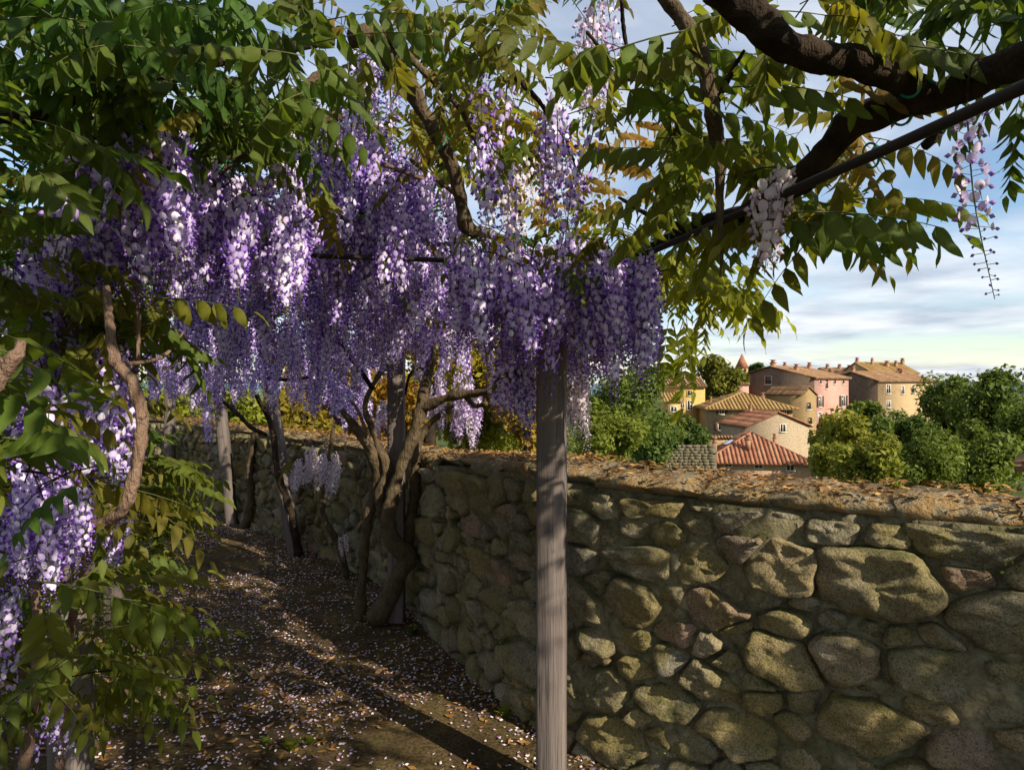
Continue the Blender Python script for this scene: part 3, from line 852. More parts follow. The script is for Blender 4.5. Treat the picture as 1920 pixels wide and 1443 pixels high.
        if shutters:
            sw = (s1 - s0) * 0.62
            for a0, a1 in ((s0 - t - sw, s0 - t - 0.02), (s1 + t + 0.02, s1 + t + sw)):
                q = G(); box(q, a0, a1, -0.11, -0.015, z0 - 0.03, z1 + 0.05, 0, M_)
                for zc in np.linspace(z0, z1, 7)[:-1]: box(q, a0 + .05, a1 - .05, -0.135, -0.10, zc + 0.03, zc + (z1 - z0) / 6 - 0.03, 0, M_)
                q.build('shutter', [M_shut], w)
    for r in wins: window(r[:4], 0, 's' in (r[4] if len(r) > 4 else ''), 'd' in (r[4] if len(r) > 4 else ''), 'b' in (r[4] if len(r) > 4 else ''))
    for r in side_wins: window(r[:4], 1 if side == 'L' else 2, 's' in (r[4] if len(r) > 4 else ''), False, 'b' in (r[4] if len(r) > 4 else ''))
    for fx, fy, w, h in chimneys:                  # fractions of the plan, width, height above roof
        w *= random.uniform(.6, .8); h *= random.uniform(.55, .95)
        x, y = fx * W_, fy * depth
        zr = {'gable_x': H + rise * (1 - abs(fy - .5) * 2), 'gable_y': H + rise * (1 - abs(fx - .5) * 2), 'shed': H + rise * fy}.get(roof, H + rise * (1 - max(abs(fx - .5) * 2, abs(fy - .5) * 1.2)))
        c = G(); box(c, x - w / 2, x + w / 2, y - w / 2, y + w / 2, zr - 0.5, zr + h)
        box(c, x - w * .65, x + w * .65, y - w * .65, y + w * .65, zr + h, zr + h + .12)
        box(c, x - w * .36, x + w * .36, y - w * .36, y + w * .36, zr + h + .12, zr + h + .5)
        box(c, x - w * .6, x + w * .6, y - w * .6, y + w * .6, zr + h + .5, zr + h + .6)
        c.build('chimney', [M_brick], rf)
    return root

house('farmhouse', 'low peach house with hipped tile roof and three small paired windows', 1327, 1520, 80, 862, 817, 11, -10, 'hip', PL_peach, RT_red, 5.5,
      wins=[(1359, 867, 1371, 874), (1416, 868, 1429, 877), (1475, 870, 1488, 881)], side='R', side_wins=[(1527, 888, 1531, 894)], chimneys=[(0.08, 0.1, 0.75, 1.9), (0.42, 0.15, 0.8, 1.2), (0.80, 0.75, 0.6, 1.0)], over=0.7, pitch=0.50)
house('outhouse', 'buff gabled house with one white framed window behind the low peach house', 1401, 1518, 90, 799, 774, 8, 8, 'gable_y', PL_grey, RT_red, 6,
      wins=[(1463, 796, 1472, 809)], chimneys=[(0.42, 0.8, 0.6, 0.8)], over=0.35)
house('stone_house', 'ochre stone house with shuttered windows and broad hipped tile roof', 1328, 1486, 103, 764, 738, 12, -6, 'hip', PL_ochre, RT_gold, 9,
      wins=[(1349, 767, 1357, 776, 's'), (1396, 767, 1405, 777, 's'), (1468, 767, 1474, 776, 's'), (1347, 793, 1357, 806, 's')], chimneys=[(0.72, 0.3, 0.7, 0.7), (0.12, 0.5, 0.5, 0.6)], over=0.7, pitch=0.55)
house('tower_house', 'narrow ochre house with small gable end beside the pink house', 1504, 1530, 112, 739, 726, 8, 24, 'gable_y', PL_ochre, RT_old, 9,
      wins=[(1513, 755, 1520, 767, 'b'), (1515, 783, 1522, 795, 'b')], side='L', over=0.3)
house('pink_house', 'tall pink plastered house with brown shutters and shade coloured gable side', 1527, 1591, 120, 708, 686, 17, 38, 'gable_x', PL_pink, RT_old, 10,
      wins=[(1536, 712, 1540, 719, 'b'), (1548, 712, 1552, 728, 'b'), (1563, 712, 1567, 719, 'b'), (1579, 712, 1583, 719, 'b'), (1535, 743, 1540, 762, 's'), (1578, 742, 1584, 761, 's'),
            (1534, 773, 1540, 793, 'd'), (1576, 767, 1581, 786, 'd')], side_wins=[(1435, 706, 1446, 720, 'b')],
      chimneys=[(0.06, 0.5, 1.1, 0.9), (0.24, 0.3, 0.9, 0.9), (0.5, 0.55, 0.8, 0.8), (0.86, 0.4, 0.9, 0.9)], over=0.5, sidem=PL_rubble_shade)  # darker side wall colour stands for the gable's shade
house('cream_house', 'patchy cream stone house among the trees with pale window surrounds', 1646, 1752, 130, 714, 697, 12, 22, 'gable_x', PL_cream, RT_old, 11,
      wins=[(1662, 722, 1669, 737), (1690, 724, 1695, 738), (1709, 723, 1714, 736), (1737, 724, 1742, 736), (1663, 752, 1669, 763)],
      chimneys=[(0.02, 0.5, 0.8, 0.8), (0.95, 0.6, 1.0, 1.2), (0.8, 0.4, 0.7, 0.7)], over=0.5, sidem=PL_rubble_shade)  # shade of the left gable put into the side wall colour
house('rubble_house', 'brown rubble house with gable end between the pink and cream houses', 1588, 1648, 140, 716, 697, 14, 10, 'gable_y', PL_rubble_shade, RT_old, 10,
      wins=[(1600, 703, 1607, 711, 'b'), (1614, 726, 1622, 738, 'b')], chimneys=[(0.3, 0.6, .9, 1.0), (0.6, 0.85, .9, 1.2), (0.8, .3, .7, .9)], over=0.4)
house('back_house', 'long tiled roof with chimney pots rising behind the cream house', 1636, 1722, 158, 699, 679, 12, 10, 'gable_x', PL_cream, RT_gold, 8,
      chimneys=[(0.04, 0.5, .9, 1.2), (0.3, 0.4, .8, 1.6), (0.55, .3, 1.0, 1.0), (.75, .3, .9, 1.2), (.98, .4, .9, 1.2)], over=0.4)
house('ridge_house', 'long low roof on the skyline behind the pink house', 1560, 1642, 165, 700, 690, 10, 8, 'gable_x', PL_grey, RT_old, 8,
      chimneys=[(0.12, 0.4, .9, 1.2), (0.4, 0.4, .9, 1.2), (.62, .4, 1.0, 1.0), (.9, .4, .9, .9)], over=0.4)
house('yellow_house', 'yellow plastered house with brown door left of the olive tree', 1250, 1322, 112, 723, 709, 9, -4, 'gable_x', PL_yellow, RT_old, 8,
      wins=[(1289, 733, 1297, 741, 'b'), (1289, 752, 1298, 768, 'd'), (1276, 755, 1282, 764)], over=0.5)
house('lean_to', 'small yellow lean to with sloping tile roof against the yellow house', 1246, 1276, 108, 752, 738, 4, -4, 'shed', PL_yellow, RT_gold, 5,
      wins=[(1258, 763, 1268, 771)], over=0.3)
house('far_roof', 'pale pink house wall peeping out below the church tower', 1378, 1404, 126, 720, 712, 8, 0, 'gable_x', PL_pink, RT_old, 8, over=0.3)
house('near_roof', 'dark tiled eave jutting in past the end of the wall', 1930, 2200, 15, 872, 846, 4, -42, 'hip', PL_rubble_shade, RT_old, 4, over=0.25, pitch=0.2, cat='roof', group=None, cap=0.035)

# church tower
d = 150; c = P(1391, 690, d); w = 20 / F * d / 2; ze = P(1391, 690, d).z; zp = P(1391, 662, d).z
tw = empty('church_tower', (c.x, c.y, ze - 12)); tag(tw, 'small square church tower with pointed red tiled spire', 'tower')
g = G(); box(g, -w * .85, w * .85, -w * .85, w * .85, -4, 12); g.build('wall', [PL_cream], tw)
g = G(); b = 12.0
g.add([(-w, -w, b), (w, -w, b), (w, w, b), (-w, w, b), (0, 0, b + zp - ze)], [(0, 1, 4), (1, 2, 4), (2, 3, 4), (3, 0, 4), (0, 2, 1), (0, 3, 2)]); g.build('spire', [RT_red], tw)
g = G()
for k in range(12):
    a0, a1 = math.pi * k / 12, math.pi * (k + 1) / 12; q = -w * .85 - 0.03
    g.add([(0, q, 9.9), (math.cos(a0) * .55, q, 9.9 + math.sin(a0) * .55), (math.cos(a1) * .55, q, 9.9 + math.sin(a1) * .55)], [(0, 1, 2)])
box(g, -.55, .55, q, q + .1, 8.6, 9.9); g.build('bell_opening', [M_glass], tw)

# terrace: garden wall, tiled fence, parasol
tz = P(1280, 834, 78)
o = empty('terrace_wall', (tz.x, tz.y, tz.z - 6)); tag(o, 'grey stone terrace wall below the dark hedge', 'wall')
for r in range(9):
    x = -2.6 + random.uniform(0, .4)
    while x < 3.4:
        l = random.uniform(.3, 1.0); g = G(); box(g, x + .006, x + l - .006, random.uniform(-.05, .04), .5, 6 - (r + 1) * .34 + .006, 6 - r * .34 - .006); g.build('stone', [PL_terrace], o); x += l
g = G(); box(g, -2.6, 4, .08, .48, -3, 5.97); g.build('core', [PL_terrace], o)
b = P(1347, 818, 86)
o = empty('garden_fence', (b.x, b.y, b.z - 3)); tag(o, 'low terrace wall capped with clay tiles beside the parasol', 'fence')
g = G(); box(g, -1.7, 1.7, 0, .3, -1, 2.8); g.build('wall', [PL_ochre], o)
for k in range(9):
    g = G(); x = -1.6 + k * .4; tube(g, [(x, -.3, 2.85), (x, .15, 3.05), (x, .6, 2.85)], [.16, .17, .16], 6, 4); g.build('tile', [RT_old], o, True)
b = P(1372, 834, 84)
o = empty('parasol', (b.x, b.y, b.z - 1.6)); tag(o, 'pale blue garden parasol open behind the low peach house', 'parasol')
g = G(); V = [(0, 0, 2.3)]
for k in range(8):
    a = k * math.pi / 4; V.append((math.cos(a) * 1.15, math.sin(a) * 1.15, 1.75))
g.add(V, [(0, 1 + k, 1 + (k + 1) % 8) for k in range(8)] + [(0, 1 + (k + 1) % 8, 1 + k) for k in []]); g.build('canopy', [simple('pale_blue_cloth', (0.42, 0.50, 0.66), .9, None, 2, 0)], o)
g = G(); tube(g, [(0, 0, -.5), (0, 0, 1), (0, 0, 2.25)], [.04] * 3, 6, 3); g.build('pole', [M_rod], o)

# ------------------------------------------------------------------ trees and shrubs beyond the wall
def crown_geom(rx, ry, rz, nclump, nleaf, ls, seed, shape=0.0):
    r = np.random.default_rng(seed)
    g = G()
    C = r.normal(size=(nclump, 3)); C /= np.linalg.norm(C, axis=1)[:, None]
    C *= (r.uniform(0.15, 0.80, nclump) ** 0.6)[:, None] * np.array([rx, ry, rz])
    R = r.uniform(0.22, 0.42, nclump) * (rx + rz) / 2
    k = r.integers(0, nclump, nleaf)
    D = r.normal(size=(nleaf, 3)); D /= np.linalg.norm(D, axis=1)[:, None]
    rr = R[k] * r.uniform(0.55, 1.12, nleaf)
    Pn = C[k] + D * rr[:, None]
    # leaf frames: outward and up biased with scatter
    Nn = D * 0.8 + r.normal(size=(nleaf, 3)) * 0.7 + np.array([0, 0, 0.35]); Nn /= np.linalg.norm(Nn, axis=1)[:, None]
    A = np.cross(Nn, r.normal(size=(nleaf, 3))); A /= np.linalg.norm(A, axis=1)[:, None]
    B = np.cross(Nn, A)
    s = ls * (r.uniform(0.6, 1.4, nclump)[k] * r.uniform(0.5, 1.5, nleaf))[:, None]
    V = np.stack([Pn - A * s, Pn + B * s * .5 + Nn * s * .12, Pn + A * s, Pn - B * s * .5 + Nn * s * .12], 1).reshape(-1, 3)
    q = np.arange(nleaf) * 4
    T = np.concatenate([np.stack([q, q + 1, q + 2], 1), np.stack([q, q + 2, q + 3], 1)])
    clump_t = r.uniform(0.0, 1.0, nclump)
    t = np.clip(clump_t[k] * 0.6 + r.uniform(0, 0.45, nleaf), 0, 1)
    g.add(V, T, 0, np.repeat(t, 4))
    return g, C
def tree(name, label, px, top, base, d, wpx, seed, cat='tree', bronze=0.0, yellow=0.0, nleaf=3600, leafpx=5.5, group='trees beyond the wall', trunk=True, zb=None):
    c = P(px, (top + base) / 2, d); w = wpx / F * d / 2; h = (base - top) / F * d / 2
    gz = float(terrain_h([c.x], [c.y])[0]) if zb is None else zb
    root = empty(name, (c.x, c.y, gz)); tag(root, label, cat, group)
    cz = c.z - gz
    g, C = crown_geom(w, w * 0.9, h, max(14, int(18 + 8 * h / max(w, .1))), int(nleaf * 1.7), leafpx * 0.78 / F * d, seed)
    o = g.build('crown', [M_treeleaf], root); o.location = (0, 0, cz); o.color = (bronze, yellow, 0, 1)
    gt = G(); r0 = max(0.05, w * 0.09)
    zt = max(cz + h * 0.2, 0.4)
    tube(gt, [(0, 0, -0.4), (w * .05, 0, zt * 0.45), (-w * .05, w * .04, zt)], [r0 * 1.3, r0, r0 * .45], 7, 9, 0.25, seed=seed)
    for q in C[:9]:
        b = np.array([0, 0, max(0.2, min(zt * 0.95, cz + q[2] * .5 - h * .35))]); e = np.array([q[0], q[1], cz + q[2]])
        tube(gt, [b, (b + e) / 2 + (0, 0, -.04 * h), e], [r0 * .5, r0 * .3, r0 * .12], 5, 6, 0.15, seed=seed)
    gt.build('trunk', [M_bark_dark], root, True)
    return root
TR = [
    ('broadleaf_tree', 'full green tree with dense rounded crown just beyond the wall', 1172, 672, 870, 32, 165, 0.0, 0.12, 5200),
    ('broadleaf_tree', 'yellow green bushy tree below the dense rounded green tree', 1135, 755, 900, 25, 150, 0.0, 0.40, 4200),
    ('broadleaf_tree', 'small dark tree in the shade beside the terrace wall', 1228, 770, 895, 40, 90, 0.0, 0.0, 2500),
    ('olive_tree', 'tall olive green tree with airy crown left of the church tower', 1345, 668, 772, 128, 105, 0.15, 0.22, 3600),
    ('bare_tree', 'thin grey green treetop on the skyline over the yellow house', 1246, 678, 730, 128, 62, 0.05, 0.1, 700),
    ('broadleaf_tree', 'little dark treetop behind the church tower', 1421, 682, 712, 170, 42, 0.0, 0.0, 900),
    ('willow', 'olive yellow willow below the pink house', 1585, 770, 925, 60, 130, 0.15, 0.45, 4200),
    ('broadleaf_tree', 'dark green bushy tree in front of the cream house', 1690, 742, 905, 72, 125, 0.0, 0.05, 4200),
    ('broadleaf_tree', 'green tree hiding the right end of the cream house', 1770, 690, 850, 95, 105, 0.0, 0.15, 4200),
    ('broadleaf_tree', 'big dark green tree crown against the sky right of the village', 1860, 686, 880, 82, 165, 0.0, 0.08, 5200),
    ('willow', 'light green willow thicket just above the coping', 1728, 800, 935, 50, 165, 0.0, 0.25, 5200),
    ('willow', 'feathery mid green willow beside the dark eave', 1842, 785, 945, 54, 180, 0.0, 0.20, 5200),
    ('willow', 'yellowish willow scrub behind the coping left of the feathery willow', 1630, 812, 935, 46, 130, 0.1, 0.38, 3800),
    ('broadleaf_tree', 'dull green tree at the far right edge of the slope', 1925, 735, 900, 66, 120, 0.0, 0.12, 3200),
    ('shrub', 'round green bush between the pink and cream houses', 1622, 752, 800, 112, 70, 0.0, 0.2, 1800),
    ('shrub', 'bush with reddish twigs at the foot of the pink house', 1560, 775, 815, 108, 50, 0.35, 0.2, 1200),
    ('hedge', 'dark clipped hedge above the grey terrace wall', 1280, 786, 845, 86, 100, 0.0, 0.0, 2600),
    ('broadleaf_tree', 'round topped tree low on the slope behind the flower curtain', 1010, 700, 900, 45, 150, 0.05, 0.25, 3600),
    ('broadleaf_tree', 'pale green tree on the slope beside the round topped tree', 900, 690, 900, 60, 170, 0.0, 0.35, 3600),
    ('broadleaf_tree', 'mid green tree standing under the yellow house', 1268, 778, 832, 98, 90, 0.05, 0.05, 2200)]
for i, (nm, lb, px, top, base, d, w, br, ye, nl) in enumerate(TR):
    tree(nm, lb, px, top, base, d, w, 100 + i, 'tree' if 'tree' in nm or nm == 'willow' else nm, br, ye, nl)
SH = [
    ('golden yellow shrub glowing in sun beyond the wall', 640, 600, 860, 9.0, 210, 0.45, 0.8, 5200),
    ('orange leaved shrub beyond the wall behind the twisted vine trunk', 745, 690, 880, 8.4, 150, 0.8, 0.7, 3600),
    ('yellow green bush behind the pale hanging flowers', 890, 610, 885, 10.5, 230, 0.12, 0.75, 5200),
    ('olive brown bush leaning over the wall near the leaning post', 575, 740, 900, 7.9, 150, 0.4, 0.35, 4200),
    ('bright lime bush behind the far bend of the wall', 330, 735, 850, 13.5, 230, 0.0, 0.75, 5200),
    ('lime green bush between the far posts', 465, 735, 850, 12.0, 150, 0.0, 0.7, 3600),
    ('amber leaved young tree over the wall behind the main post', 985, 520, 860, 9.5, 170, 0.55, 0.7, 4200),
    ('tall sunlit amber bush behind the flower curtain', 800, 430, 760, 8.5, 260, 0.4, 0.75, 4200),
    ('dark green bank of bushes past the end of the path', 170, 560, 930, 14.0, 420, 0.0, 0.1, 6500)]
for i, (lb, px, top, base, d, w, br, ye, nl) in enumerate(SH):
    tree('shrub', lb, px, top, base, d, w, 300 + i, 'shrub', br, ye, nl, 8.5 if d < 12 else 7.0, 'bushes along the outer side of the wall')

# ------------------------------------------------------------------ wisteria: leaf and flower templates
def basis(x, up=(0, 0, 1)):
    x = np.asarray(x, float); x = x / np.linalg.norm(x)
    y = np.cross(up, x)
    if np.linalg.norm(y) < 1e-3: y = np.cross((0, 1, 0), x)
    y /= np.linalg.norm(y); z = np.cross(x, y)
    M_ = np.eye(4); M_[:3, 0], M_[:3, 1], M_[:3, 2] = x, y, z
    return M_
def leaflet(length, width, curl, fold, wave, seed, n=6):
    """pointed oval blade along +X, face up +Z"""
    r = random.Random(seed); V = []; T = []
    st = np.linspace(0, 1, n); sag = 0
    for i, t in enumerate(st):
        w = width * 0.5 * (math.sin(math.pi * min(1, t ** 0.66)) ** 0.95 * (1.08 - 0.30 * t) if 0 < t < 1 else 0.02)
        x = length * t * (1 - 0.12 * curl * t); z = -curl * length * 0.30 * t * t
        wv = wave * width * math.sin(t * 9 + r.random())
        V += [(x, 0, z), (x, w, z + fold * w + wv), (x, -w, z + fold * w - wv)]
    for i in range(n - 1):
        a, b = i * 3, (i + 1) * 3
        T += [(a, b, b + 1), (a, b + 1, a + 1), (a, a + 2, b + 2), (a, b + 2, b)]
    return np.array(V), np.array(T)
def frond_parts(seed, pairs, length, droop, ll, lw, arc=0.35, n=6):
    """compound leaf: rachis along +X arching down, leaflets in pairs and one at the tip; returns rachis points and leaflet matrices"""
    r = random.Random(seed)
    pts = []
    for k in range(7):
        t = k / 6; a = arc * t
        pts.append((length * t * (1 - 0.15 * arc * t), 0.03 * length * math.sin(t * 3 + seed), -arc * length * 0.55 * t * t))
    C = catmull(pts, 30); L = []
    for k in range(pairs + 1):
        t = 0.20 + 0.80 * k / pairs
        i = min(29, int(t * 29)); p = C[i]; tan = C[min(29, i + 1)] - C[max(0, i - 1)]; tan /= np.linalg.norm(tan)
        size = (0.72 + 0.42 * math.sin(math.pi * min(1, 0.15 + t * 0.8))) * r.uniform(0.85, 1.12)
        if k == pairs:
            L.append((p, basis(tan * 1.0 + np.array([0, 0, -0.35 * droop])), size, r.random()))
        else:
            for sgn in (-1, 1):
                d = tan * r.uniform(0.35, 0.6) + np.array([0, sgn, 0]) * r.uniform(0.65, 0.9) * (1.15 - 0.75 * droop) + np.array([0, 0, -1]) * (droop * r.uniform(0.8, 1.25) - 0.06)
                upv = np.array([0, -sgn * droop * 1.1, 1.0 - 0.55 * droop]) + np.array([r.uniform(-.25, .25)] * 3)
                L.append((p, basis(d, upv), size, r.random()))
    return C, [(p, B, s_, t_) for p, B, s_, t_ in L]
def frond_tpl(seed, pairs=6, length=0.27, droop=0.5, ll=0.066, lw=0.027, n=6, arc=0.35):
    g = G(); C, L = frond_parts(seed, pairs, length, droop, ll, lw, arc)
    tube(g, C[::5], [0.0016, 0.0011, 0.0006], 3, 8, m=1)
    for k, (p, B, s_, t_) in enumerate(L):
        V, T = leaflet(ll * s_, lw * s_, random.Random(seed * 31 + k).uniform(0.1, 1.0), 0.28, 0.05, seed * 31 + k, n)
        g.add(V @ B[:3, :3].T + p, T, 0, 0.12 + 0.62 * t_ + np.tile([0.22, 0, 0], len(V) // 3))
    return g
FR = []; FRT = []
for k in range(10):
    gq = frond_tpl(50 + k, random.choice((5, 6, 6)), random.uniform(0.24, 0.30), [0.25, 0.45, 0.6, 0.8, 0.95, 0.35, 0.7, 0.55, 0.15, 0.85][k], random.uniform(0.064, 0.078), random.uniform(0.023, 0.028), 6, random.uniform(0.2, 0.8))
    FR.append(gq.mesh('leaf', [M_leaf, M_stem], True)); FRT.append(gq.arrays())
FRL = []                                            # cheaper ones for the massed foliage
for k in range(6):
    FRL.append(frond_tpl(80 + k, 5, 0.28, [0.3, 0.5, 0.7, 0.2, 0.9, 0.4][k], 0.076, 0.029, 6, random.uniform(0.2, 0.8)).arrays())
LF = []                                             # separate leaflets for the nearest leaves
for k in range(6):
    V, T = leaflet(0.080, 0.029, 0.3 + 0.12 * k, 0.30, 0.09, 200 + k, 10)
    gq = G(); gq.add(V, T, 0, 0.12 + 0.1 * k + np.tile([0.28, 0, 0], len(V) // 3)); LF.append(gq.mesh('leaflet', [M_leaf], True))

def floret(g, p, o, size, t, bud, r):
    """pea flower at p facing o: round banner, two wings and keel"""
    B = basis(o, (r.uniform(-.3, .3), r.uniform(-.3, .3), 1))
    X, Y, Z = B[:3, 0], B[:3, 1], B[:3, 2]
    if not bud:
        V = [p + X * size * 0.10]
        for k in range(9):
            a = math.pi * 2 * k / 9
            rr = size * (1.0 + 0.10 * math.cos(2 * a))
            V.append(p + Y * math.sin(a) * rr * 1.06 + Z * (math.cos(a) * rr + size * 0.35) + X * size * (-0.22 * (1 - math.cos(a)) * 0.5 - 0.28 * abs(math.sin(a))))
        g.add(V, [(0, 1 + k, 1 + (k + 1) % 9) for k in range(9)], 0, [min(1, t + 0.35)] + [t] * 9)
    s = size * (1.0 if not bud else 1.15)
    q = p - Z * s * (0.35 if not bud else 0.0)
    V = [q - X * s * .1, q + X * s * .7 + Y * s * .42 + Z * s * .12, q + X * s * 1.30 - Z * s * .30, q + X * s * .7 - Y * s * .42 + Z * s * .12, q + X * s * .55 - Z * s * .72, q + X * s * .6 + Z * s * .42]
    g.add(V, [(0, 1, 5), (5, 1, 2), (5, 2, 3), (0, 5, 3), (0, 4, 1), (1, 4, 2), (2, 4, 3), (0, 3, 4)], 1, t)
def raceme_geom(seed, length, n, rad=0.030, size=0.0105, budfrac=0.22, sparse=False):
    r = random.Random(seed); g = G()
    bend = (r.uniform(-.04, .04), r.uniform(-.04, .04))
    ax = lambda t: np.array([bend[0] * t * t, bend[1] * t * t, -length * t])
    tube(g, [ax(0), ax(.5), ax(1)], [0.0022, 0.0016, 0.0008], 4, 8, m=2)
    for k in range(n):
        t = 0.04 + 0.96 * (k + r.uniform(-.3, .3)) / n; t = min(1, max(0.02, t))
        a = k * 2.39996 + r.uniform(-.35, .35)
        taper = 1 - 0.80 * max(0, (t - 0.45) / 0.55) ** 1.4
        if t < 0.12: taper *= 0.7 + 2.5 * t
        R = rad * taper * r.uniform(0.75, 1.2)
        o = np.array([math.cos(a), math.sin(a), r.uniform(-.35, .25)])
        b = ax(t); p = b + np.array([math.cos(a) * R, math.sin(a) * R, R * r.uniform(-.15, .35)])
        g.add([b, b + (0, 0, .0012), p, p + (0, 0, -.0012)], [(0, 1, 2), (0, 2, 3)], 2, 0.5)
        bud = t > 1 - budfrac or r.random() < 0.06
        s = size * (0.45 + 0.55 * taper) * r.uniform(0.85, 1.15) * (0.72 if bud else 1)
        floret(g, p, o, s, min(1, max(0, r.gauss(0.52, 0.22) - (0.15 if bud else 0))), bud, r)
    return g
RM = []
MR = [M_banner, M_wing, M_stem]
for k in range(9):
    L_ = [0.27, 0.31, 0.35, 0.39, 0.30, 0.33, 0.24, 0.42, 0.36][k]
    RM.append(raceme_geom(500 + k, L_, int(L_ * 250), 0.031, 0.0112).mesh('flower_cluster', MR))
RM_loose = [raceme_geom(600 + k, 0.34, 36, 0.028, 0.0110, 0.15).mesh('flower_cluster', MR) for k in range(3)]
RM_fat = raceme_geom(650, 0.20, 58, 0.034, 0.0125, 0.1).mesh('flower_cluster', MR)
RM_thin = raceme_geom(651, 0.36, 62, 0.027, 0.0088, 0.35).mesh('flower_cluster', MR)

class Vine:
    def __init__(s, name, label, base, group='wisteria vines on the pergola'):
        s.o = empty(name, base); s.base = np.array(base, float)
        tag(s.o, label, 'vine', group)
        s.tw = G(); s.fol = {}; s.nf = 0; s.nr = 0
    def limb(s, pts, radii, mat=None, name='branch', sides=12, rough=0.42, steps=None):
        """pts: list of (px, py, depth) or world tuples"""
        W = [np.array(P(*p)) - s.base for p in pts]
        g = G(); tube(g, W, radii, sides, steps or len(pts) * 7, rough, seed=random.random() * 50)
        return g.build(name, [mat or M_bark], s.o, True)
    def raceme(s, p, mesh=None, pale=0.0, sc=1.0, tilt=0.10, twig=True):
        p = np.array(p, float)
        M_ = Matrix.Translation(Vector(p - s.base)) @ Matrix.Rotation(random.gauss(0, tilt), 4, 'X') @ Matrix.Rotation(random.gauss(0, tilt), 4, 'Y') @ Matrix.Rotation(random.uniform(0, 6.28), 4, 'Z') @ Matrix.Scale(sc, 4)
        o = obj('flower_cluster', mesh or random.choice(RM), s.o, M_); o.color = (pale, 0, 0, 1)
        s.nr += 1
        if twig:
            q = p - s.base
            e = q + np.array([random.gauss(0, .06), random.gauss(0, .06), random.uniform(.02, .08)])
            tube(s.tw, [q, (q + e) / 2 + np.array([random.gauss(0, .012), random.gauss(0, .012), 0.01]), e], [.0015, .0018, .0022], 4, 4, m=0)
    def frond(s, p, d, bronze=0.0, yellow=0.0, sc=1.0, k=None, up=None):
        B = basis(d, up or (random.gauss(0, .18), random.gauss(0, .18), 1))
        B[:3, :3] *= sc; B[:3, 3] = np.array(p) - s.base
        k = random.randrange(10) if k is None else k
        if s.nf < 285:
            o = obj('leaf', FR[k], s.o, Matrix(B.tolist())); o.color = (bronze, yellow, 0, 1); s.nf += 1
        else: s.mass(p, d, bronze, yellow, sc)
    def big_frond(s, p, d, bronze=0.0, yellow=0.0, sc=1.0, droop=0.8, pairs=5, seed=0, length=0.30, arc=.3):
        """nearest leaves: rachis with every leaflet a mesh of its own"""
        B = basis(d); B[:3, :3] *= sc; B[:3, 3] = np.array(p) - s.base
        C, L = frond_parts(seed, pairs, length, droop, .07, .029, arc)
        g = G(); tube(g, C[::5], [0.0020, 0.0014, 0.0008], 4, 8)
        o = obj('leaf', g.mesh('leaf', [M_stem], True), s.o, Matrix(B.tolist())); s.nf += 1
        for (q, Bl, s_, t_) in L:
            Bl = Bl.copy(); Bl[:3, :3] *= s_; Bl[:3, 3] = q
            c = obj('leaflet', random.choice(LF), o, Matrix(Bl.tolist())); c.color = (bronze, yellow, 0, 1)
    def mass(s, p, d, bronze=0.0, yellow=0.0, sc=1.0):
        key = (round(bronze * 3) / 3, round(yellow * 4) / 4)
        B = basis(d, (random.gauss(0, .2), random.gauss(0, .2), 1)); B[:3, :3] *= sc; B[:3, 3] = np.array(p) - s.base
        s.fol.setdefault(key, G()).inst(random.choice(FRL), B, random.uniform(-.25, .25))
    def finish(s):
        for (b, y), g in s.fol.items():
            o = g.build('foliage', [M_leaf, M_stem], s.o, True); o['kind'] = 'stuff'; o.color = (b, y, 0, 1)
        if s.tw.n: s.tw.build('twigs', [M_bark_dark], s.o, True)['kind'] = 'stuff'
def inpoly(poly):
    xs = [p[0] for p in poly]; ys = [p[1] for p in poly]
    while True:
        x, y = random.uniform(min(xs), max(xs)), random.uniform(min(ys), max(ys)); c = False
        for i in range(len(poly)):
            (x1, y1), (x2, y2) = poly[i], poly[i - 1]
            if (y1 > y) != (y2 > y) and x < (x2 - x1) * (y - y1) / (y2 - y1) + x1: c = not c
        if c: return x, y
def rdir(flat=0.35, bias=(0, 0, 0)):
    a = random.uniform(0, 6.28)
    return np.array([math.cos(a) + bias[0], math.sin(a) + bias[1], random.gauss(-0.1, flat) + bias[2]])

# the vines ------------------------------------------------------
vA = Vine('wisteria_vine', 'twisted many stemmed wisteria rooted at the wall, curtain of purple flower clusters above', tuple(P(715, 1155, 4.45)))
vB = Vine('wisteria_vine', 'wisteria with pale smooth stem wound round the half hidden post, low purple clusters', (-1.5, 2.0, 0))
vC = Vine('wisteria_vine', 'wisteria limb with green ties stretched along the thin rod, drooping leaflets against the sky', (0.9, 1.6, 1.9))
vD = Vine('wisteria_vine', 'wisteria at the leaning posts with slender purple clusters over the far path', tuple(P(560, 1030, 6.1)))
vE = Vine('wisteria_vine', 'bent wisteria limb above the main post with loose hanging clusters and bronze leaves', (0.1, 2.7, 2.0))
vF = Vine('wisteria_vine', 'shady wisteria leaf roof with large lilac clusters over the half hidden post', (-1.3, 1.6, 2.0))

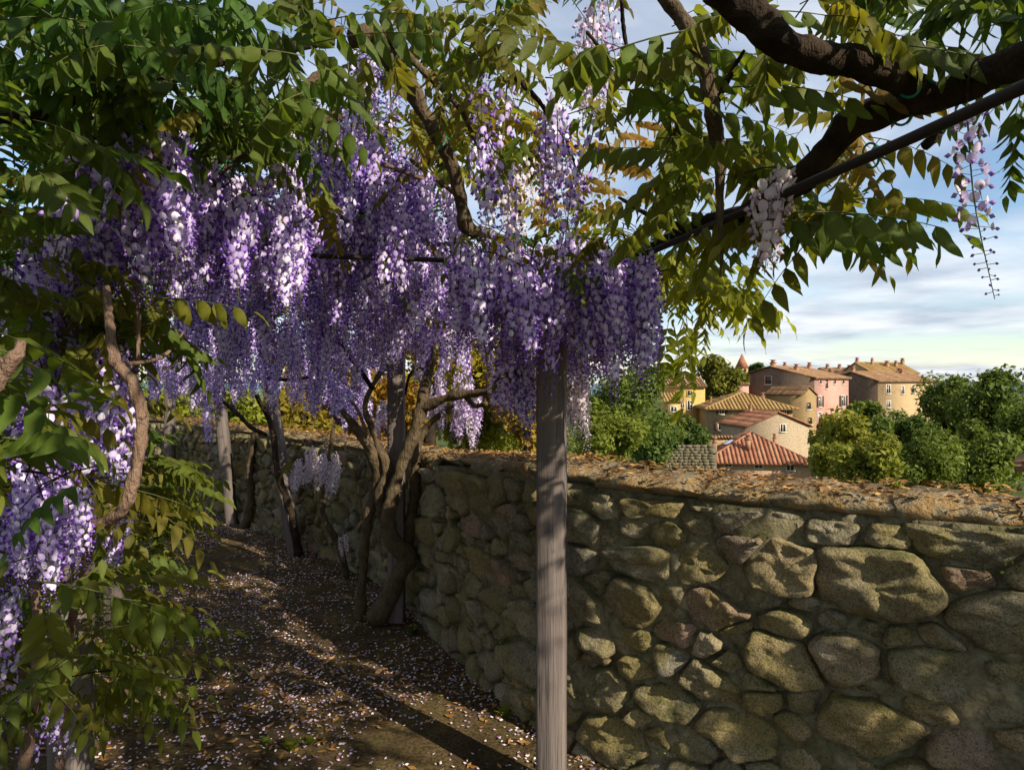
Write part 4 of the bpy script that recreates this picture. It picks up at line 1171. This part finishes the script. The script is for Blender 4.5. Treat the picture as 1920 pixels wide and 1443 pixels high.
# limbs
L = vE.limb
L([(660, 70, 2.15), (700, 66, 2.2), (745, 130, 2.25), (800, 220, 2.3), (848, 310, 2.35), (868, 395, 2.4), (880, 430, 2.42), (925, 440, 2.5), (975, 462, 2.6)], [.028, .034, .034, .027, .024, .022, .022, .018, .014])
L([(720, 60, 2.2), (790, 130, 2.2), (860, 200, 2.15), (890, 260, 2.2), (935, 330, 2.3)], [.016, .012, .010, .007, .004], sides=7)
L([(880, 60, 1.9), (940, 120, 1.9), (1010, 190, 1.95), (1060, 270, 2.0), (1090, 330, 2.1)], [.010, .009, .008, .006, .004], M_bark_dark, sides=7)
L([(620, 130, 2.3), (540, 190, 2.2), (475, 258, 2.15), (410, 322, 2.1)], [.020, .022, .020, .016])
L([(640, 215, 2.3), (535, 240, 2.2), (455, 285, 2.12), (400, 312, 2.1)], [.016, .017, .017, .015])
L([(350, 254, 2.05), (400, 256, 2.08), (455, 258, 2.12)], [.010, .011, .011])
L([(770, 300, 2.6), (830, 345, 2.5), (866, 372, 2.45)], [.008, .009, .010], sides=7)
L([(640, 300, 2.7), (720, 310, 2.6), (800, 340, 2.5)], [.009, .009, .008], M_bark_pale, sides=7)
C_ = vC.limb
C_([(1345, -30, 1.28), (1400, 25, 1.3), (1465, 78, 1.3), (1530, 105, 1.32), (1600, 118, 1.34), (1680, 148, 1.36), (1745, 175, 1.4)], [.034, .034, .032, .032, .030, .028, .024], M_bark_dark, sides=12)
C_([(2000, 60, 1.2), (1880, 130, 1.3), (1780, 172, 1.38), (1680, 200, 1.45), (1600, 228, 1.5), (1545, 292, 1.56), (1490, 345, 1.62), (1410, 392, 1.75), (1300, 425, 2.0), (1225, 462, 2.3)], [.034, .034, .032, .034, .036, .034, .030, .026, .020, .016], M_bark_dark, sides=12)
C_([(1240, -20, 1.55), (1290, 55, 1.55), (1322, 130, 1.56), (1338, 220, 1.57), (1350, 310, 1.58), (1350, 400, 1.6), (1354, 470, 1.62), (1350, 520, 1.64)], [.018, .019, .020, .018, .014, .009, .005, .002], M_bark, sides=9)
C_([(1345, 190, 1.57), (1375, 130, 1.55), (1395, 95, 1.5)], [.009, .007, .004], M_bark_dark, sides=6)
C_([(1300, 430, 2.0), (1220, 405, 2.1), (1160, 370, 2.2)], [.010, .008, .005], M_bark_dark, sides=6)
C_([(1100, 60, 1.9), (1180, 150, 1.9), (1170, 60, 1.85), (1165, 0, 1.8)], [.005, .006, .006, .006], M_bark_dark, sides=6)
C_([(1760, 250, 1.42), (1735, 275, 1.42)], [.012, .010], M_bark_dark, sides=8)
def tie(v, px, py, d, r):
    c = np.array(P(px, py, d)) - v.base; g = G()
    pts = [c + np.array([math.cos(a) * r * .5, math.sin(a) * r * .8, math.sin(a + .6) * r]) for a in np.linspace(0, 6.28, 12)]
    tube(g, pts, [.0028] * 12, 5, 26); tube(g, [pts[0], pts[0] + (.012, -.01, -.012), pts[0] + (.03, -.012, -.02)], [.0026] * 3, 5, 6)
    g.build('tie', [M_tie], v.o, True)
for a in ((1705, 160, 1.37, .034), (1690, 215, 1.44, .03), (1632, 285, 1.52, .026), (1635, 300, 1.50, .022), (1262, 440, 2.1, .024)): tie(vC, *a)
for a in ((828, 268, 2.32, .034), (418, 308, 2.1, .03), (620, 185, 2.28, .02)): tie(vE, *a)
A_l = vA.limb
A_l([(705, 1165, 4.4), (745, 1080, 4.4), (762, 1045, 4.4), (735, 1010, 4.38), (728, 960, 4.36), (750, 880, 4.34), (770, 830, 4.32), (788, 770, 4.3), (803, 700, 4.3), (808, 620, 4.3), (800, 540, 4.3)], [.065, .058, .070, .052, .05, .045, .042, .042, .034, .026, .02], M_bark, 'trunk')
A_l([(672, 1165, 4.5), (680, 1090, 4.5), (684, 1010, 4.5), (700, 940, 4.48), (712, 890, 4.45), (698, 850, 4.4), (665, 800, 4.4), (640, 768, 4.4)], [.036, .032, .032, .036, .05, .04, .026, .018], M_bark, 'trunk')
A_l([(758, 1060, 4.5), (770, 980, 4.5), (778, 920, 4.5), (782, 850, 4.5), (800, 800, 4.5), (850, 760, 4.4)], [.045, .042, .04, .032, .022, .014], M_bark, 'trunk')
A_l([(728, 1000, 4.45), (712, 930, 4.42), (725, 880, 4.4), (708, 830, 4.4), (685, 760, 4.4), (712, 700, 4.4), (745, 640, 4.4)], [.04, .036, .034, .026, .02, .016, .012], M_bark, 'trunk')
A_l([(790, 765, 4.3), (840, 745, 4.2), (885, 738, 4.1), (920, 732, 4.0)], [.034, .03, .024, .018])
A_l([(872, 740, 4.15), (890, 760, 4.1), (912, 756, 4.0)], [.018, .015, .012])
A_l([(712, 890, 4.45), (690, 820, 4.4), (672, 770, 4.35), (656, 750, 4.3)], [.016, .014, .010, .008], M_bark_pale, sides=7)
A_l([(700, 730, 4.4), (650, 660, 4.35), (600, 600, 4.3), (560, 598, 4.2)], [.016, .016, .018, .014], M_bark_dark)
A_l([(808, 640, 4.3), (815, 610, 4.2), (888, 596, 4.0)], [.012, .011, .008], M_bark_dark, sides=6)
A_l([(800, 690, 4.3), (770, 700, 4.3), (760, 740, 4.3)], [.012, .010, .008], M_bark_dark, sides=6)
A_l([(890, 600, 4.0), (925, 650, 4.0), (960, 690, 3.9)], [.008, .008, .006], M_bark_dark, sides=6)
B_l = vB.limb
B_l([(200, 540, 1.5), (205, 600, 1.45), (214, 672, 1.42), (248, 718, 1.4), (266, 790, 1.4), (256, 872, 1.4), (238, 940, 1.4), (212, 972, 1.42), (168, 990, 1.45), (166, 1022, 1.5), (160, 1060, 1.6), (130, 1200, 1.8), (110, 1460, 1.9)], [.008, .009, .012, .012, .0125, .0125, .0125, .012, .0125, .0125, .011, .011, .012], M_bark_pale, 'trunk')
B_l([(214, 684, 1.42), (262, 680, 1.6), (310, 665, 1.8), (345, 622, 1.9)], [.006, .005, .0045, .003], M_bark_pale, sides=7)
B_l([(262, 440, 1.7), (256, 520, 1.7), (260, 600, 1.7), (258, 690, 1.7)], [.004, .005, .005, .005], M_bark_pale, sides=7)
B_l([(-40, 760, 0.95), (10, 700, 0.95), (30, 665, 0.95), (40, 640, 0.96)], [.011, .010, .009, .006], M_bark_pale)
B_l([(-30, 690, 0.95), (5, 676, 0.95), (30, 665, 0.95)], [.006, .006, .005], M_bark_pale, sides=7)
B_l([(225, 1330, 3.1), (232, 1250, 3.1), (248, 1190, 3.1), (240, 1120, 3.1)], [.03, .028, .024, .02], M_bark_pale, 'trunk')
B_l([(262, 1320, 3.15), (262, 1240, 3.15), (268, 1180, 3.15)], [.022, .02, .016], M_bark_pale, 'trunk')
B_l([(45, 1443, 1.5), (60, 1330, 1.5), (70, 1200, 1.5), (65, 1080, 1.5)], [.012, .012, .010, .008], M_bark_pale, 'trunk')
D_l = vD.limb
D_l([(560, 1040, 6.1), (545, 960, 6.1), (520, 880, 6.1), (510, 800, 6.1), (480, 740, 6.0)], [.04, .035, .03, .025, .02], M_bark_dark, 'trunk')
D_l([(650, 1080, 5.4), (635, 1020, 5.4), (605, 960, 5.4), (615, 880, 5.4), (625, 800, 5.3)], [.03, .03, .024, .02, .015], M_bark, 'trunk')
D_l([(400, 740, 7.0), (440, 770, 6.8), (470, 800, 6.6), (500, 815, 6.5)], [.02, .022, .02, .016], M_bark_dark)
D_l([(455, 1000, 7.3), (470, 940, 7.3), (468, 880, 7.3), (480, 800, 7.2)], [.05, .045, .04, .03], M_bark, 'trunk')
D_l([(480, 705, 5.6), (540, 712, 5.5), (590, 705, 5.4)], [.015, .015, .012], M_bark_dark)
F_l = vF.limb
F_l([(-40, 225, 1.3), (30, 222, 1.35), (80, 215, 1.4), (200, 160, 1.5), (300, 110, 1.7)], [.012, .012, .010, .009, .007], M_bark_dark)
F_l([(120, 350, 1.6), (180, 300, 1.6), (250, 200, 1.7), (380, 120, 1.9), (620, 70, 2.2)], [.010, .012, .014, .018, .024], M_bark_dark)

# flower clusters: (vine, outline of the anchor points in the photo, depth range, count, pale share, mesh, scale)
def rac(v, poly, d0, d1, n, pale=(0.0, 0.1), mesh=None, sc=(0.9, 1.1), tilt=0.10, slope=0.0):
    for _ in range(n):
        x, y = inpoly(poly); d = random.uniform(d0, d1)
        p = P(x, y, d)
        v.raceme(p, (random.choice(mesh) if isinstance(mesh, list) else mesh), random.uniform(*pale), random.uniform(*sc), tilt)
        if random.random() < 0.33: v.mass(p + Vector((random.gauss(0, .05), random.gauss(0, .05), random.uniform(-.02, .07))), rdir(.3), random.uniform(0, .4), random.uniform(0, .5), random.uniform(.6, .9))
rac(vF, [(110, 240), (330, 205), (345, 290), (130, 330)], 1.50, 1.85, 26)
rac(vF, [(120, 330), (330, 290), (340, 380), (160, 400)], 1.7, 2.1, 16)
rac(vE, [(300, 290), (560, 300), (560, 420), (310, 400)], 1.95, 2.6, 58)
rac(vE, [(540, 180), (640, 190), (850, 330), (850, 420), (540, 420)], 2.5, 3.2, 100, (0, 0.15))
rac(vE, [(400, 400), (850, 400), (850, 470), (400, 480)], 2.6, 3.4, 40)
rac(vA, [(330, 470), (720, 470), (720, 620), (330, 600)], 3.2, 4.8, 125, (0, 0.12))
rac(vA, [(700, 430), (930, 470), (930, 600), (700, 600)], 3.2, 4.2, 62, (0, 0.25))
rac(vA, [(560, 560), (900, 560), (900, 640), (560, 640)], 3.8, 5.2, 44, (0.0, 0.4))
rac(vE, [(840, 440), (1000, 455), (1225, 470), (1222, 535), (1000, 520), (850, 510)], 2.0, 2.6, 72, (0, 0.08))
rac(vE, [(1000, 445), (1215, 440), (1215, 470), (1000, 480)], 2.1, 2.7, 16, (0, 0.08))
rac(vE, [(905, 600), (990, 600), (990, 690), (920, 680)], 2.55, 3.0, 12, (0, 0.1))
rac(vE, [(1052, 630), (1100, 620), (1098, 700), (1056, 690)], 3.05, 3.4, 10, (0.6, 0.95))
rac(vE, [(1060, 560), (1150, 560), (1130, 630), (1060, 620)], 2.4, 2.8, 8, (0, 0.15))
rac(vA, [(780, 690), (900, 690), (895, 765), (790, 765)], 4.3, 4.9, 15, (0.25, 0.65), None, (0.85, 1.05))
rac(vA, [(685, 745), (730, 745), (725, 800), (690, 800)], 4.6, 4.9, 5, (0.2, 0.5), None, (0.6, 0.8))
rac(vD, [(270, 590), (480, 590), (480, 700), (275, 700)], 4.8, 7.5, 105)
rac(vD, [(480, 620), (690, 620), (690, 740), (480, 690)], 4.6, 6.2, 66, (0, 0.2))
rac(vD, [(372, 690), (405, 690), (405, 750), (375, 750)], 6.0, 6.4, 5, (0, 0.05), None, (1.1, 1.3))
rac(vD, [(540, 830), (655, 835), (655, 880), (540, 870)], 5.0, 5.4, 14, (0.65, 1.0), None, (0.7, 0.95))
rac(vD, [(635, 990), (655, 990), (655, 1010), (635, 1010)], 5.0, 5.1, 2, (0.7, 1.0), None, (0.5, 0.6))
rac(vB, [(130, 600), (240, 620), (230, 720), (150, 700)], 1.75, 2.1, 15)
rac(vB, [(60, 700), (115, 720), (110, 780), (60, 760)], 1.5, 1.7, 5)
rac(vB, [(10, 840), (160, 890), (165, 960), (15, 960)], 1.35, 1.7, 18, (0, .1), None, (0.5, 0.72))
rac(vB, [(180, 950), (240, 950), (235, 990), (185, 985)], 1.75, 1.9, 5, (0, 0.1), None, (0.4, 0.55))
rac(vB, [(-10, 1080), (45, 1090), (40, 1200), (-10, 1200)], 1.5, 1.7, 6, (0, .1), RM_loose, (.6, .8))
rac(vB, [(40, 1270), (95, 1280), (95, 1310), (45, 1300)], 1.5, 1.6, 4, (0, .1), RM_loose, (.5, .7))
rac(vF, [(20, 420), (130, 430), (130, 600), (20, 560)], 1.7, 2.1, 9)
rac(vE, [(880, 120), (960, 150), (955, 330), (885, 300)], 1.75, 2.1, 5, (0, 0.15), RM_loose, (0.85, 1.1))
rac(vE, [(985, 150), (1140, 170), (1140, 330), (990, 320)], 1.7, 2.1, 7, (0, 0.1), RM_loose, (0.85, 1.1))
rac(vE, [(640, 80), (735, 70), (735, 150), (645, 150)], 2.3, 2.8, 12, (0, 0.25), RM_loose)
rac(vE, [(1080, -20), (1140, -20), (1140, 90), (1085, 90)], 1.9, 2.2, 7, (0.35, 0.7), RM_loose)
rac(vE, [(930, 270), (1000, 280), (990, 340), (935, 340)], 2.6, 3.0, 7, (0.7, 1.0), RM_loose)
vC.raceme(P(1812, 195, 1.22), RM_thin, 0.25, 1.0, 0.01)
vC.raceme(P(1440, 350, 1.5), RM_fat, 0.8, 0.95, 0.06)
vC.raceme(P(1475, 318, 1.5), RM_fat, 0.95, 0.75, 0.25)

# leaves: (vine, outline, depth, count, bronze, yellow, scale)
def leaves(v, poly, d0, d1, n, br=(0, 0.1), ye=(0, 0.2), sc=(0.85, 1.1), flat=0.35, bias=(0, 0, 0), mass=False, ks=None):
    for _ in range(n):
        x, y = inpoly(poly); d = random.uniform(d0, d1)
        (v.mass if mass else v.frond)(P(x, y, d), rdir(flat, bias), random.uniform(*br), random.uniform(*ye), random.uniform(*sc), **({} if mass or ks is None else {'k': random.choice(ks)}))
# left column
leaves(vB, [(-40, 560), (50, 560), (40, 860), (-40, 860)], 1.0, 1.35, 16, (0, .15), (0.07, 0.30), (0.8, 1.0))
leaves(vB, [(0, 540), (230, 550), (200, 660), (0, 700)], 1.6, 2.0, 24, (0, .35), (0.10, 0.33))
leaves(vB, [(230, 560), (350, 545), (340, 600), (240, 620)], 1.75, 2.0, 6, (0, .3), (0.10, 0.30))
leaves(vB, [(20, 850), (220, 850), (210, 930), (40, 940)], 1.65, 2.0, 16, (0.1, .4), (0.10, 0.30))
leaves(vB, [(250, 840), (320, 850), (330, 960), (250, 990)], 2.4, 3.0, 34, (0, .2), (0.17, 0.36), (0.9, 1.2), .2, (.5, 0, 0))
leaves(vB, [(170, 1040), (290, 1060), (300, 1260), (150, 1290)], 1.7, 2.3, 34, (0, .3), (0.07, 0.30), (.85, 1.1), .25, (.4, 0, 0))
leaves(vB, [(-10, 1000), (170, 1090), (150, 1270), (-10, 1280)], 1.2, 1.7, 18, (0.1, .3), (0.05, 0.24))
leaves(vB, [(-10, 460), (260, 500), (270, 1250), (-10, 1300)], 2.1, 2.9, 170, (0, .3), (0.03, 0.24), (.8, 1.0), mass=True)
leaves(vF, [(-60, 350), (70, 380), (60, 560), (-60, 560)], 1.3, 1.8, 20, (0, .2), (0.10, 0.36))
leaves(vF, [(-80, 180), (80, 230), (60, 330), (-80, 320)], 1.2, 1.6, 12, (0, .1), (0.00, 0.12))
leaves(vF, [(180, 20), (620, 20), (600, 190), (200, 180)], 1.35, 2.0, 46, (0, .15), (0.00, 0.18), (.9, 1.15), .3, ks=[3, 4, 6, 9])
leaves(vF, [(280, 170), (560, 160), (540, 300), (300, 300)], 1.8, 2.5, 30, (0, .1), (0.05, 0.30))
leaves(vF, [(450, 220), (560, 220), (530, 290), (470, 300)], 1.9, 2.2, 9, (0, 0), (0.15, 0.30), (.7, .9))
leaves(vF, [(0, 300), (180, 300), (160, 640), (0, 620)], 2.0, 3.0, 90, (0, .2), (0.00, 0.18), mass=True)
leaves(vE, [(640, 0), (1060, 0), (1060, 170), (640, 140)], 1.7, 2.6, 42, (0, .5), (0.05, 0.3), ks=[3, 4, 6, 9, 2])
leaves(vE, [(740, 180), (1000, 170), (980, 300), (780, 300)], 2.2, 3.0, 24, (0.1, .7), (0.3, 0.7))
leaves(vE, [(700, 200), (830, 220), (830, 310), (720, 290)], 2.8, 3.4, 16, (0.1, .4), (0.5, 0.9))
leaves(vE, [(980, 210), (1260, 230), (1290, 380), (1000, 420)], 2.8, 3.8, 44, (0.6, 1.0), (0.4, 0.8))
leaves(vE, [(1040, 400), (1220, 400), (1220, 470), (1040, 470)], 2.5, 3.0, 16, (0, .3), (0.2, 0.5))
leaves(vE, [(935, 610), (1000, 600), (1000, 680), (940, 680)], 3.0, 3.4, 9, (0.2, .6), (0.4, 0.8))
leaves(vE, [(1050, 590), (1110, 600), (1090, 680), (1050, 670)], 2.7, 3.0, 7, (0.1, .4), (0.5, 0.9))
# right, against the sky
leaves(vC, [(1120, 20), (1290, 10), (1300, 330), (1150, 200)], 1.5, 2.1, 20, (0, .2), (0.1, 0.4), (1.0, 1.3), ks=[3, 4, 6, 9, 2])
leaves(vC, [(1220, 230), (1400, 210), (1400, 420), (1230, 430)], 1.7, 2.3, 26, (0, .2), (0.15, 0.4), (1.0, 1.3), ks=[3, 4, 6, 9, 2])
leaves(vC, [(1370, 30), (1560, 0), (1560, 120), (1420, 140)], 1.3, 1.6, 10, (0, .3), (0.1, 0.4), ks=[3, 4, 6, 9])
leaves(vC, [(1480, 220), (1640, 180), (1660, 260), (1480, 330)], 1.7, 2.1, 13, (0.3, .8), (0.2, 0.5), ks=[3, 4, 6, 9])
leaves(vC, [(1400, 380), (1620, 320), (1640, 390), (1430, 450)], 1.6, 2.0, 20, (0, .3), (0.15, 0.4), (1.0, 1.3), ks=[3, 4, 6, 9, 2])
leaves(vC, [(1230, 440), (1350, 450), (1350, 540), (1240, 560)], 2.5, 3.0, 34, (0, .1), (0.7, 1.0), bias=(.2, 0, -.3))
leaves(vC, [(1280, 470), (1390, 470), (1390, 560), (1280, 560)], 2.5, 2.9, 12, (0, .1), (0.6, 0.95), bias=(.3, 0, -.5))
leaves(vC, [(1250, 580), (1290, 580), (1285, 620), (1255, 620)], 2.4, 2.6, 3, (0, 0), (0.5, 0.9), bias=(.1, 0, -1.6))
leaves(vC, [(1640, -60), (1960, -60), (1960, 70), (1760, 80)], 1.35, 1.7, 26, (0, .1), (0, 0.1), ks=[3, 4, 6, 9])
leaves(vC, [(1880, 150), (1960, 140), (1960, 200), (1890, 200)], 1.4, 1.6, 4, (0, .1), (0, 0.1), (.8, .9), bias=(.3, 0, -.8))
k = 0
for px, py, d, dr, br, ye, sc, dp, ln in ((1500, 395, 1.35, (1, .1, .05), 0, .25, 1.0, .95, .30), (1440, 410, 1.5, (1, .2, .0), 0, .2, 1.0, .9, .30), (1370, 165, 1.4, (1, .1, .1), 0, .3, .9, .95, .30),
                            (1530, 140, 1.4, (1, .2, .06), .6, .2, .9, .95, .28), (1590, 60, 1.3, (1, .1, .05), .1, .15, .95, .95, .30), (1250, 90, 1.6, (1, -.1, .0), 0, .3, 1.0, .9, .30), (1110, 120, 1.6, (.8, .1, .25), 0, .3, 1.0, .85, .3),
                            (1290, 60, 1.5, (-1, .1, -.1), 0, .25, 1.0, .9, .3), (1230, 260, 1.8, (1, .1, .1), .1, .35, 1.05, .8, .3), (1640, 290, 1.5, (.5, .1, -.8), .3, .3, .8, .6, .26), (1700, 90, 1.3, (1, .1, .0), .1, .1, .9, .95, .3),
                            (1290, 480, 2.5, (.7, .1, -.5), 0, .9, 1.15, .6, .3), (1300, 520, 2.5, (.9, .0, -.25), 0, .9, 1.1, .7, .3), (1262, 600, 2.4, (.25, 0, -1), 0, .8, 1.1, .4, .3), (1420, 20, 1.4, (1, .2, .1), 0, .3, .9, .9, .28)):
    vC.big_frond(P(px, py, d), dr, br, ye, sc * 1.2, dp, 5, 900 + k, ln); k += 1
for px, py, d, dr, br, ye, sc, dp in ((-190, 590, 1.05, (1, .1, -.25), 0, .2, .95, .4), (-150, 660, 1.05, (1, .2, -.45), 0, .15, .95, .35), (-170, 640, 1.15, (1, .1, -.3), 0, .25, .95, .3), (60, 1090, 1.3, (1, .1, -.15), .1, .15, 1.0, .95), (170, 1120, 1.7, (1, .1, -.05), 0, .35, 1.0, .9),
                                (170, 1230, 1.6, (1, .1, -.2), 0, .5, 1.0, .6), (90, 560, 1.75, (1, .2, .1), .2, .35, 1.0, .9), (250, 560, 1.7, (1, .2, .08), .2, .4, 1.0, .9), (130, 900, 1.5, (1, .1, -.1), .3, .35, 1.0, .85), (170, 1090, 1.8, (1, .3, .2), .1, .5, 1.0, .5)):
    vB.big_frond(P(px, py, d), dr, br, ye, sc, dp, 5, 900 + k); k += 1

# leaf roof over the path, seen from below and shading it
def roof_spot():
    while True:
        y = random.uniform(-3.2, 9.5); xc = np.interp(y, [-3.2, 1.5, 2.6, 4.4, 6.2, 7.5, 9.5], [0.1, -0.55, -0.78, -1.6, -2.85, -3.6, -5.2])
        x = xc + random.uniform(-1.55, 1.35)
        if y > 0.9 and x > 0.13 * y - 0.02: continue
        if y <= 0.9 and x > 1.25: continue
        if -0.55 < y < 1.25 and abs(x) < 0.9 * max(y, 0) + .3 and False: continue
        return x, y
for i in range(2500):
    x, y = roof_spot()
    dens = 0.5 + 1.1 * noise.noise(Vector((x * 1.9, y * 1.9, 14)))
    if x > -0.95 and 0.9 < y < 2.6: dens -= 0.85                # thinned towards the open side to let sun reach the flowers
    if x < -1.0 and y < 2.2: dens += 0.35
    if random.random() > dens: continue
    z = 2.46 + 0.22 * noise.noise(Vector((x * 1.2, y * 1.2, 4))) + abs(random.gauss(0, 0.18)) + (0.25 if 1.2 < y < 4 else 0)
    v = vF if (x < -0.75 and y < 3.2) else (vE if y < 3.2 else (vA if y < 5.6 else vD))
    v.mass((x, y, z), rdir(0.3), random.uniform(0, .35), random.uniform(0, .35), random.uniform(.9, 1.2))
leaves(vF, [(-150, -150), (420, -150), (330, 170), (-60, 240)], 1.25, 2.6, 150, (0, .1), (0, .15), (.95, 1.2), mass=True)
leaves(vE, [(420, -150), (1080, -150), (1060, 60), (400, 60)], 2.4, 3.4, 30, (0, .3), (0, .25), (.95, 1.2), mass=True)
for i in range(230):                                      # unseen leaves added above and beside the frame to shade path and limbs
    y = random.uniform(-0.6, 1.3); x = max(0.95, 0.84 * y + 0.12) + random.uniform(0, 1.25)
    vC.mass((x, y, random.uniform(2.3, 2.72)), rdir(.3), random.uniform(0, .1), random.uniform(0, .1), random.uniform(.9, 1.2))
for i in range(110):                                      # unseen top layer added to shade the upper left leaves
    vF.mass((random.uniform(-1.0, 0.2), random.uniform(-0.3, 0.8), random.uniform(2.75, 3.1)), rdir(.3), random.uniform(0, .1), random.uniform(0, .15), random.uniform(.95, 1.2))
for v in (vA, vB, vC, vD, vE, vF): v.finish()

# leafy bank behind the left hand posts
def hedge_bank():
    root = empty('hedge', (-3.0, 4.6, 0)); tag(root, 'dark green hedge behind the half hidden left hand post', 'hedge')
    g = G()
    for _ in range(1500):
        y = random.uniform(0.6, 9.5); x = np.interp(y, [0.6, 2.4, 6.0, 9.5], [-1.35, -2.15, -4.05, -6.3]) - abs(random.gauss(0, .35)); z = random.uniform(0.02, 2.7)
        B = basis(rdir(.4, (.5, 0, 0)), (random.gauss(0, .3), random.gauss(0, .3), 1)); B[:3, 3] = (x + 3.0, y - 4.6, z)
        g.inst(random.choice(FRL), B, random.uniform(-.3, .2))
    o = g.build('leaves', [M_leaf, M_stem], root, True); o.color = (.1, .1, 0, 1)
    for k in range(7):
        y = 1.2 + k * 1.3; x = np.interp(y, [0.6, 2.4, 6.0, 9.5], [-1.5, -2.3, -4.2, -6.45]) + 3.0
        g = G(); tube(g, [(x, y - 4.6, -.1), (x + random.uniform(-.1, .1), y - 4.6, 1), (x, y - 4.6 + random.uniform(-.1, .1), 2.3)], [.03, .024, .014], 6, 8, .2); g.build('stem', [M_bark_dark], root, True)
hedge_bank()

# unseen bush added outside the near end of the wall to shade its near stretch
r_ = empty('shrub', (4.75, 0.0, 0)); tag(r_, 'unseen green bush added to shade the near end of the wall', 'shrub')
gq, Cq = crown_geom(1.15, 1.0, 1.0, 26, 5200, 0.045, 777)
o = gq.build('crown', [M_treeleaf], r_); o.location = (0, 0, 2.55); o.color = (0, .15, 0, 1)
gt = G(); tube(gt, [(0, 0, -2.0), (.05, 0, 1.0), (0, .05, 2.4)], [.10, .08, .04], 7, 9, .25)
for q in Cq[:8]: tube(gt, [np.array([0, 0, 1.7]), np.array([q[0] * .5, q[1] * .5, 2.1]), np.array([q[0], q[1], 2.55 + q[2]])], [.035, .025, .01], 5, 6, .15)
gt.build('trunk', [M_bark_dark], r_, True)

# weeds sprouting in the path
def weed(px, py, n, size, label, ye):
    d = EYE * F / (py - HOR); c = P(px, py, d)
    root = empty('weed', (c.x, c.y, path_z(c.x, c.y))); tag(root, label, 'weed', 'weeds in the path')
    g = G()
    for k in range(n):
        a = random.uniform(0, 6.28); l = size * random.uniform(.6, 1.2)
        V, T = leaflet(l, l * .42, random.uniform(.3, 1.2), .25, .05, k, 6)
        B = basis((math.cos(a), math.sin(a), random.uniform(.3, 1.4)))
        g.add(V @ B[:3, :3].T + np.array([math.cos(a) * .006, math.sin(a) * .006, random.uniform(0, size * .4)]), T, 0, random.random())
    o = g.build('leaves', [M_leaf], root, True); o.color = (0.1, ye, 0, 1)
for px, py, n, sz, lb, ye in ((545, 1408, 26, .05, 'yellow green weed with small leaves on the sunlit strip of path', .6), (500, 1395, 18, .035, 'tiny green weed beside the yellow green weed on the path', .2), (580, 1400, 14, .04, 'low weed with rounded leaves at the edge of the path litter', .3),
                              (690, 1165, 22, .06, 'yellowing weed at the foot of the twisted vine trunk', .8), (775, 1190, 30, .06, 'dark green weed tuft at the base of the wall', .05), (945, 1345, 20, .05, 'small yellowed weed where the wall meets the path', .7)):
    weed(px, py, n, sz, lb, ye)
